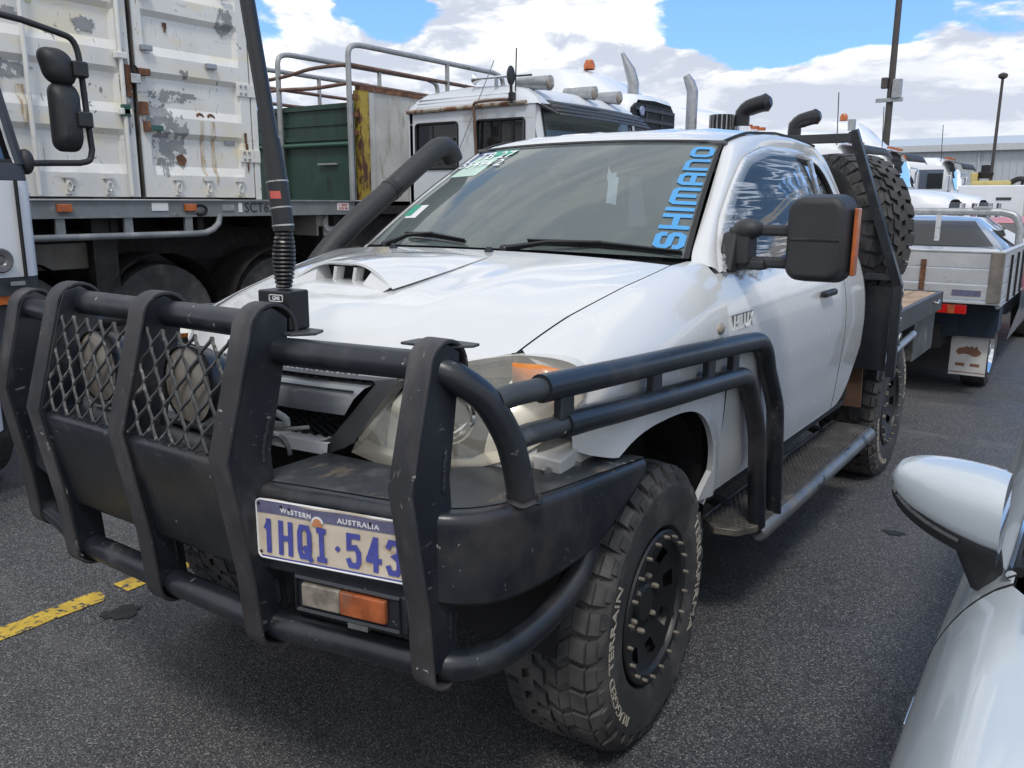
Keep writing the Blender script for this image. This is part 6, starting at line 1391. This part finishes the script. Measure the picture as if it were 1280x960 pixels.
def carwheel(par, c, sx, rim_m=CHROME, R_=.32):
    w_ = B().lathe([(-.10, .20), (-.11, .27), (-.09, R_-.01), (0, R_), (.09, R_-.01), (.11, .27), (.10, .215)], c, 'x', 36); t_ = obj('wheel', w_, RUBBER, par)
    r_ = B().lathe([(.085*sx, .215), (.10*sx, .205), (.07*sx, .18), (.05*sx, .10), (.09*sx, .05), (.095*sx, 0)], c, 'x', 30); obj('rim', r_, rim_m, t_)
    return t_
carwheel(SU, (TX1-.20, 6.22, .32), 1); carwheel(SU, (TX1-.14, 9.7, .32), 1); carwheel(SU, (-.45, 6.22, .32), -1); carwheel(SU, (-.45, 9.7, .32), -1)
b = B(); b.b2((-.5, 5.5, .4), (.75, 11, .6)); obj('chassis', b, UNDER, SU)

# ================================================================== red wagon beyond
RU = thing('red_wagon', 'red wagon with sun-faded pink roof and grey rear window, beyond the silver tray', 'car', (.78, 13.5, 0))
rg = []
for z, hw, y in ((.35, .86, 11.98), (.60, .92, 11.92), (.95, .92, 11.93), (1.14, .90, 11.98)): rg.append([(.78-hw, y+4.0, z), (.78-hw, y+.3, z)]+[(.78+u*hw, y+.10*abs(u)**5, z) for u in np.linspace(-1, 1, 14)]+[(.78+hw, y+.3, z), (.78+hw, y+4.0, z)])
obj('body', B().loft(rg), REDP, RU, ang=50)
rg = []
for y, z, hw in ((12.10, 1.375, .78), (12.2, 1.415, .80), (12.8, 1.455, .80), (14.2, 1.45, .78), (14.6, 1.38, .74)): rg.append([(.78+u*hw, y-.06*(1-u*u), z-.05*abs(u)**4) for u in np.linspace(-1, 1, 14)])
obj('roof', B().loft(rg), PINKP, RU)
obj('rear_window', B().loft([[(.78+u*(.84-.08*t), 11.99+.11*t-.05*(1-u*u), 1.14+.24*t) for u in np.linspace(-1, 1, 12)] for t in (0, .5, 1)]), glassy('pale_rear_glass', (.2, .2, .2), .35, (.36, .37, .37), .05, 1.5), RU)
for sx in (1, -1):
    obj('side_window', B().loft([[(.78+sx*(.90-.10*t), 12.1+.1*t+(2.6-.5*t)*u, 1.14+.27*t) for u in np.linspace(0, 1, 6)] for t in (0, .5, 1)]), WSGLASS_D, RU)
    obj('tail_lamp', B().b2((.78+sx*.66-.11, 11.90, .88), (.78+sx*.66+.11, 11.96, 1.08)), REDL, RU, bevel=.02)
    for y in (12.9, 15.2): carwheel(RU, (.78+sx*.78, y, .32), sx)
obj('roof_aerial', B().lathe([(0, .03), (.03, .025), (.07, .008), (.08, 0)], (.80, 12.35, 1.44), 'z', 10), SEAL, RU)
obj('tail_trim', B().b2((.35, 11.895, .80), (1.65, 11.915, .86)), SEAL, RU, bevel=.005)
rg = []
for y, z in ((14.6, 1.37), (15.3, 1.0), (16.2, .9), (16.6, .55)): rg.append([(.78+u*.86, y, z-.04*u*u) for u in np.linspace(-1, 1, 10)])
obj('bonnet', B().loft(rg), REDP, RU)
for o in RU.children:
    o.data.transform(Matrix.Scale(.93, 4, (0, 0, 1))) if not o.children else [q.data.transform(Matrix.Scale(.97, 4, (0, 0, 1))) for q in [o]]

# ================================================================== yard gear, poles, shed
FK = thing('forklift', 'black forklift mast with bright lime hydraulic hoses at the far yard edge', 'forklift', (.35, 22.0, 0))
for x in (.05, .55):
    obj('mast_rail', B().b2((x-.05, 21.95, .1), (x+.05, 22.05, 2.75)), SEAL, FK, bevel=.01)
obj('mast_head', B().b2((-.12, 21.9, 2.62), (.75, 22.1, 2.95)), TRUCKGREY, FK, bevel=.02); obj('mast_head', B().b2((-.2, 21.85, 2.25), (.75, 22.0, 2.32)), SEAL, FK)
for x in (.20, .34): obj('hydraulic_hose', B().tube([(x, 21.9, .5), (x+.03, 21.9, 2.3)], .035, 8), LIME, FK)
obj('body', B().b2((-.3, 22.1, .3), (.9, 24, 1.3)), LIME, FK, bevel=.08); obj('overhead_guard', B().b2((-.3, 22.3, 2.1), (.9, 23.8, 2.16)), SEAL, FK)
for x in (-.25, .85):
    obj('wheel', B().lathe([(-.12, .12), (-.13, .28), (.13, .28), (.12, .12)], (x, 22.5, .30), 'x', 24), RUBBER, FK); obj('guard_post', B().b2((x-.03, 22.35, 1.3), (x+.03, 22.41, 2.1)), SEAL, FK)
PM = thing('pump_unit', 'dusty yellow pump engine on a white skid bin near the shed', 'machine', (-.55, 21.0, 0))
obj('skid_bin', B().b2((-1.35, 20.3, .3), (.0, 22.2, 1.95)), TRUCKW, PM, bevel=.03); obj('bin_slot', B().b2((-.55, 20.285, 1.62), (-.25, 20.30, 1.68)), TRUCKGREY, PM)
obj('engine', B().b2((-1.15, 20.7, 1.95), (-.35, 21.6, 2.06)), MACHY, PM, bevel=.03); obj('engine', B().b2((-1.2, 20.9, 2.05), (-1.05, 21.3, 2.25)), MACHY, PM, bevel=.03)
obj('air_filter', B().lathe([(0, .02), (0, .16), (.13, .18), (.16, .10), (.30, .10), (.31, 0)], (-.92, 21.1, 2.12), 'z', 18), SEAL, PM); obj('pump_hose', B().tube(cr([(-.4, 21, 2.0), (-.2, 21, 2.1), (.0, 21, 2.04)], 10), .06, 8), SEAL, PM)
def lamp_pole(name, label, x, y, h, r, hd): 
    P_ = thing(name, label, 'pole', (x, y, 0)); obj('shaft', B().tube([(x, y, 0), (x, y, h)], [r*1.25, r*.85], 12), POLE, P_); obj('pole_base', B().cyl((x, y, 0), (x, y, .12), r*2.2, 16), POLE, P_)
    if hd: obj('lamp_head', B().lathe([(0, r*1.1), (.06, r*2.6), (.16, r*2.9), (.22, r*1.6), (.25, 0)], (x, y, h), 'z', 16), POLE, P_)
    else:
        obj('camera_box', B().box((x+.22, y-.1, 5.3), (.28, .25, .62)), GALV, P_, bevel=.02); obj('camera_bracket', B().box((x, y-.1, 4.95), (.85, .12, .12)), GALV, P_); obj('camera_box', B().box((x-.18, y-.15, 5.5), (.2, .2, .35)), POLE, P_, bevel=.02)
        obj('lamp_arm', B().tube([(x-1.2, y, h-.1), (x+1.2, y, h-.1)], .06, 8), POLE, P_)
    return P_
lamp_pole('light_pole', 'thick dark steel light pole with camera boxes rising behind the trucks', -5.12, 30.0, 14.0, .10, False)
lamp_pole('light_pole', 'thin dark pole with small round lamp head in front of the shed', -2.72, 38.0, 6.35, .062, True)
SH = thing('shed', 'long pale corrugated steel shed across the back of the yard', 'shed', (6, 62, 0))
sh = B(); pts = []; x = -14.0; k = 0
while x < 45: pts += [(x, 60.0), (x+.22, 60.0), (x+.27, 59.955), (x+.33, 59.955), (x+.38, 60.0)]; x += .38
sh.loft([[(px, py, z) for px, py in pts] for z in (0, 4.75)]); obj('wall_cladding', sh, SHED, SH, smooth=False)
obj('roof_fascia', B().b2((-14.2, 59.6, 4.75), (45, 60.3, 5.15)), mat('shed_fascia', (.56, .58, .60), .5, var=.05), SH)
obj('roof', B().loft([[(x, y, z) for x in (-14.2, 45)] for y, z in ((59.7, 5.16), (75, 6.6))]), SHED, SH); b = B(); b.b2((-14, 60.05, 0), (45, 75, 4.7)); obj('shed_body', b, SHED, SH)
obj('downpipe', B().cyl((-6.0, 59.9, 0), (-6.0, 59.9, 4.75), .06, 8), SHED, SH)

# ================================================================== silver hatchback in the near right corner
SC = thing('silver_car', 'glossy silver car with folded-out wing mirror, parked beside the white utility', 'car', (2.62, .2, 0))
CX = 2.62
def cs(y):
    """half cross-section from sill to centre line: (dx outward from centre, z)"""
    f = smth(-.55, -2.05, y) if y < -.55 else 0
    hw = .935-.10*f**2.0
    hood = float(np.interp(y, [-2.15, -1.9, -1.4, -.9, -.55], [.66, .78, .89, .955, 1.0]))
    sh_ = float(np.interp(y, [-2.15, -1.9, -1.4, -.9, -.5, 0, 2.0], [.60, .72, .82, .885, .935, .945, .98]))
    return [(hw-.05, .22), (hw+.0, .30), (hw+.022, .50), (hw+.030, .62), (hw+.024, sh_-.19), (hw+.006, sh_-.125), (hw-.026, sh_-.065), (hw-.062, sh_-.022), (hw-.092, sh_)]+([(hw-.13-.10*min(1, max(0, (-.58-y)/.5)), sh_+.010)] if y < -.53 else []), hood
def side_rows(ys):
    out = []
    for y in ys: out.append([(y, p) for p in cs(y)[0]])
    return out
for sx in (-1, 1):
    fp = [[(CX+sx*d, y, z) for d, z in [q for q in cr(cs(y)[0], 26)]] for y in np.linspace(-2.0, -.525, 24)]
    # cut the wheel arch out of the wing
    b = B(); n0 = 26
    for r_ in fp: b.v += [tuple(p) for p in r_]
    for i in range(len(fp)-1):
        for j in range(n0-1):
            c = np.mean([fp[i][j], fp[i+1][j+1]], axis=0)
            if math.hypot(c[1]+1.22, c[2]-.32) > .345: b.f.append((i*n0+j, i*n0+j+1, (i+1)*n0+j+1, (i+1)*n0+j)); b.m.append(0)
    obj('front_wing', b, SILVERP, SC, ang=60)
    dr_ = [[(CX+sx*d, y, z) for d, z in cr(cs(y)[0], 26)] for y in np.linspace(-.518, 2.1, 26)]
    obj('door', B().loft(dr_), SILVERP, SC, ang=60)
    gl_ = [[(CX+sx*(.842-.27*t-.02*t*t), y0*(1-t)+(y1*t), .955+.42*t) for y0, y1 in zip(np.linspace(-.45, 1.7, 16), np.linspace(.30, 1.35, 16))] for t in np.linspace(0, 1, 6)]
    obj('side_window', B().loft(gl_), WSGLASS_D, SC)
    obj('belt_trim', B().tube([(CX+sx*.848, y, .940+.008*(y+.5)) for y in np.linspace(-.50, 1.8, 20)], .009, 8), CHROME, SC)
    obj('window_seal', B().tube([(CX+sx*.838, y, .948+.008*(y+.5)) for y in np.linspace(-.50, 1.8, 20)], .010, 8), SEAL, SC)
    pa = cr([(CX+sx*.770, -.70, .955), (CX+sx*.72, -.20, 1.16), (CX+sx*.63, .30, 1.38), (CX+sx*.60, .55, 1.43)], 16); obj('windscreen_pillar', B().tube(pa, .032, 10), SILVERP, SC)
    carwheel(SC, (CX+sx*.80, -1.22, .32), sx, SILVERPL); carwheel(SC, (CX+sx*.80, 1.4, .32), sx, SILVERPL)
bn = []
for y in np.linspace(-2.02, -.60, 20):
    hw = cs(y)[0][-1][0]-.006; z1 = cs(y)[0][-1][1]; zc = cs(y)[1]
    bn.append([(CX+u*hw, y-.05*(1-u*u), z1+(zc-z1)*(1-abs(u)**2.6)+.0) for u in np.linspace(-1, 1, 25)])
obj('bonnet', B().loft(bn), SILVERP, SC, ang=60)
obj('bonnet_edge', B().tube([(CX-cs(y)[0][-1][0]+.003, y, cs(y)[0][-1][1]-.006) for y in np.linspace(-2.0, -.60, 24)], .005, 6), SEAL, SC)
gpp = [(CX-d, -.5215, z) for d, z in cr(cs(-.52)[0], 30)]; obj('door_gap', B().tube([(x+.003, y, z) for x, y, z in gpp], .004, 6), SEAL, SC)
obj('windscreen', B().loft([[(CX+u*(.80-.20*t), -.60+.95*t-.12*(1-u*u), .96+.44*t) for u in np.linspace(-1, 1, 14)] for t in np.linspace(0, 1, 6)]), WSGLASS_D, SC)
rg = []
for y, hw, z in ((.30, .60, 1.40), (.6, .61, 1.45), (1.2, .60, 1.46), (1.9, .54, 1.38), (2.2, .50, 1.22)): rg.append([(CX+u*hw, y, z-.06*abs(u)**3) for u in np.linspace(-1, 1, 12)])
obj('roof', B().loft(rg), SILVERP, SC); fr = B(); fr.loft([[(CX+u*.83, -2.03-.10*(1-u*u), z) for u in np.linspace(-1, 1, 14)] for z in (.25, .5, .68)]); obj('front_bumper', fr, SILVERP, SC)
b = B(); b.b2((CX-.80, -1.9, .2), (CX+.80, 2.1, .80)); obj('inner_shell', b, DARK, SC); fr = B(); fr.loft([[(CX+u*.86, 2.12+.05*(1-u*u), z) for u in np.linspace(-1, 1, 12)] for z in (.3, .95, 1.22)]); obj('tailgate', fr, SILVERP, SC)
sm_ = B(); sm_.box((1.6575, -.615, .694), (.010, .085, .016), rot=(.10, 0, 0)); obj('side_badge', sm_, CHROME, SC, bevel=.003)
# its wing mirror
def mshell(half):
    rings = []
    for k, t in enumerate(np.linspace(0, 1, 16)):
        x = 1.555+.195*t; e = max(0.0, 1-(1-t)**2.6)**.5 if t < 1 else 1
        h_ = .018+.105*e*(1 if t < .9 else 1-.9*(t-.9)); d_ = .03+.075*e
        zc = 1.058-.030*t; yc = -.455+.05*(1-t)
        ring = []
        for a in np.linspace(0, 2*PI, 28, endpoint=False):
            ca, sa = math.cos(a), math.sin(a); r1 = abs(ca)**.75*math.copysign(1, ca); r2_ = abs(sa)**.75*math.copysign(1, sa)
            ring.append((x, yc+d_*r1*(.9 if ca < 0 else .5), zc+h_*.5*r2_+(.018*t if sa > 0 else 0)))
        rings.append(ring)
    return B().loft(rings, closed=True, cap=True)
MS = obj('wing_mirror', mshell(0), SILVERP, SC, ang=60)
lowr = []
for t in np.linspace(.02, 1, 14):
    e = max(0.0, 1-(1-t)**2.6)**.5; x = 1.556+.192*t; zc = 1.058-.030*t-.5*(.018+.105*e)-.001; yc = -.455+.05*(1-t); d_ = (.03+.075*e)*.86
    lowr.append([(x, yc-d_*.95, zc+.024), (x, yc-d_*.93, zc+.010), (x, yc-d_*.72, zc-.012), (x, yc, zc-.020), (x, yc+d_*.4, zc-.008), (x, yc+d_*.5, zc+.02)])
obj('mirror_base', B().loft(lowr, cap=True), PLASTIC, MS); obj('signal_strip', B().tube([(p[0][0], p[0][1]-.001, p[0][2]-.008) for p in lowr[:10]], .0055, 6), WSGLASS_D, MS)
st_ = B().loft([[(1.70+u+.035*t, -.44+v, .990-.105*t) for u, v in rrect(.085-.03*t, .06, .02, 3)] for t in np.linspace(0, 1, 6)], closed=True, cap=True); obj('mirror_stalk', st_, PLASTIC, MS)
obj('mirror_face', B().b2((1.60, -.417, 1.0), (1.74, -.412, 1.10)), MIRRORG, MS)
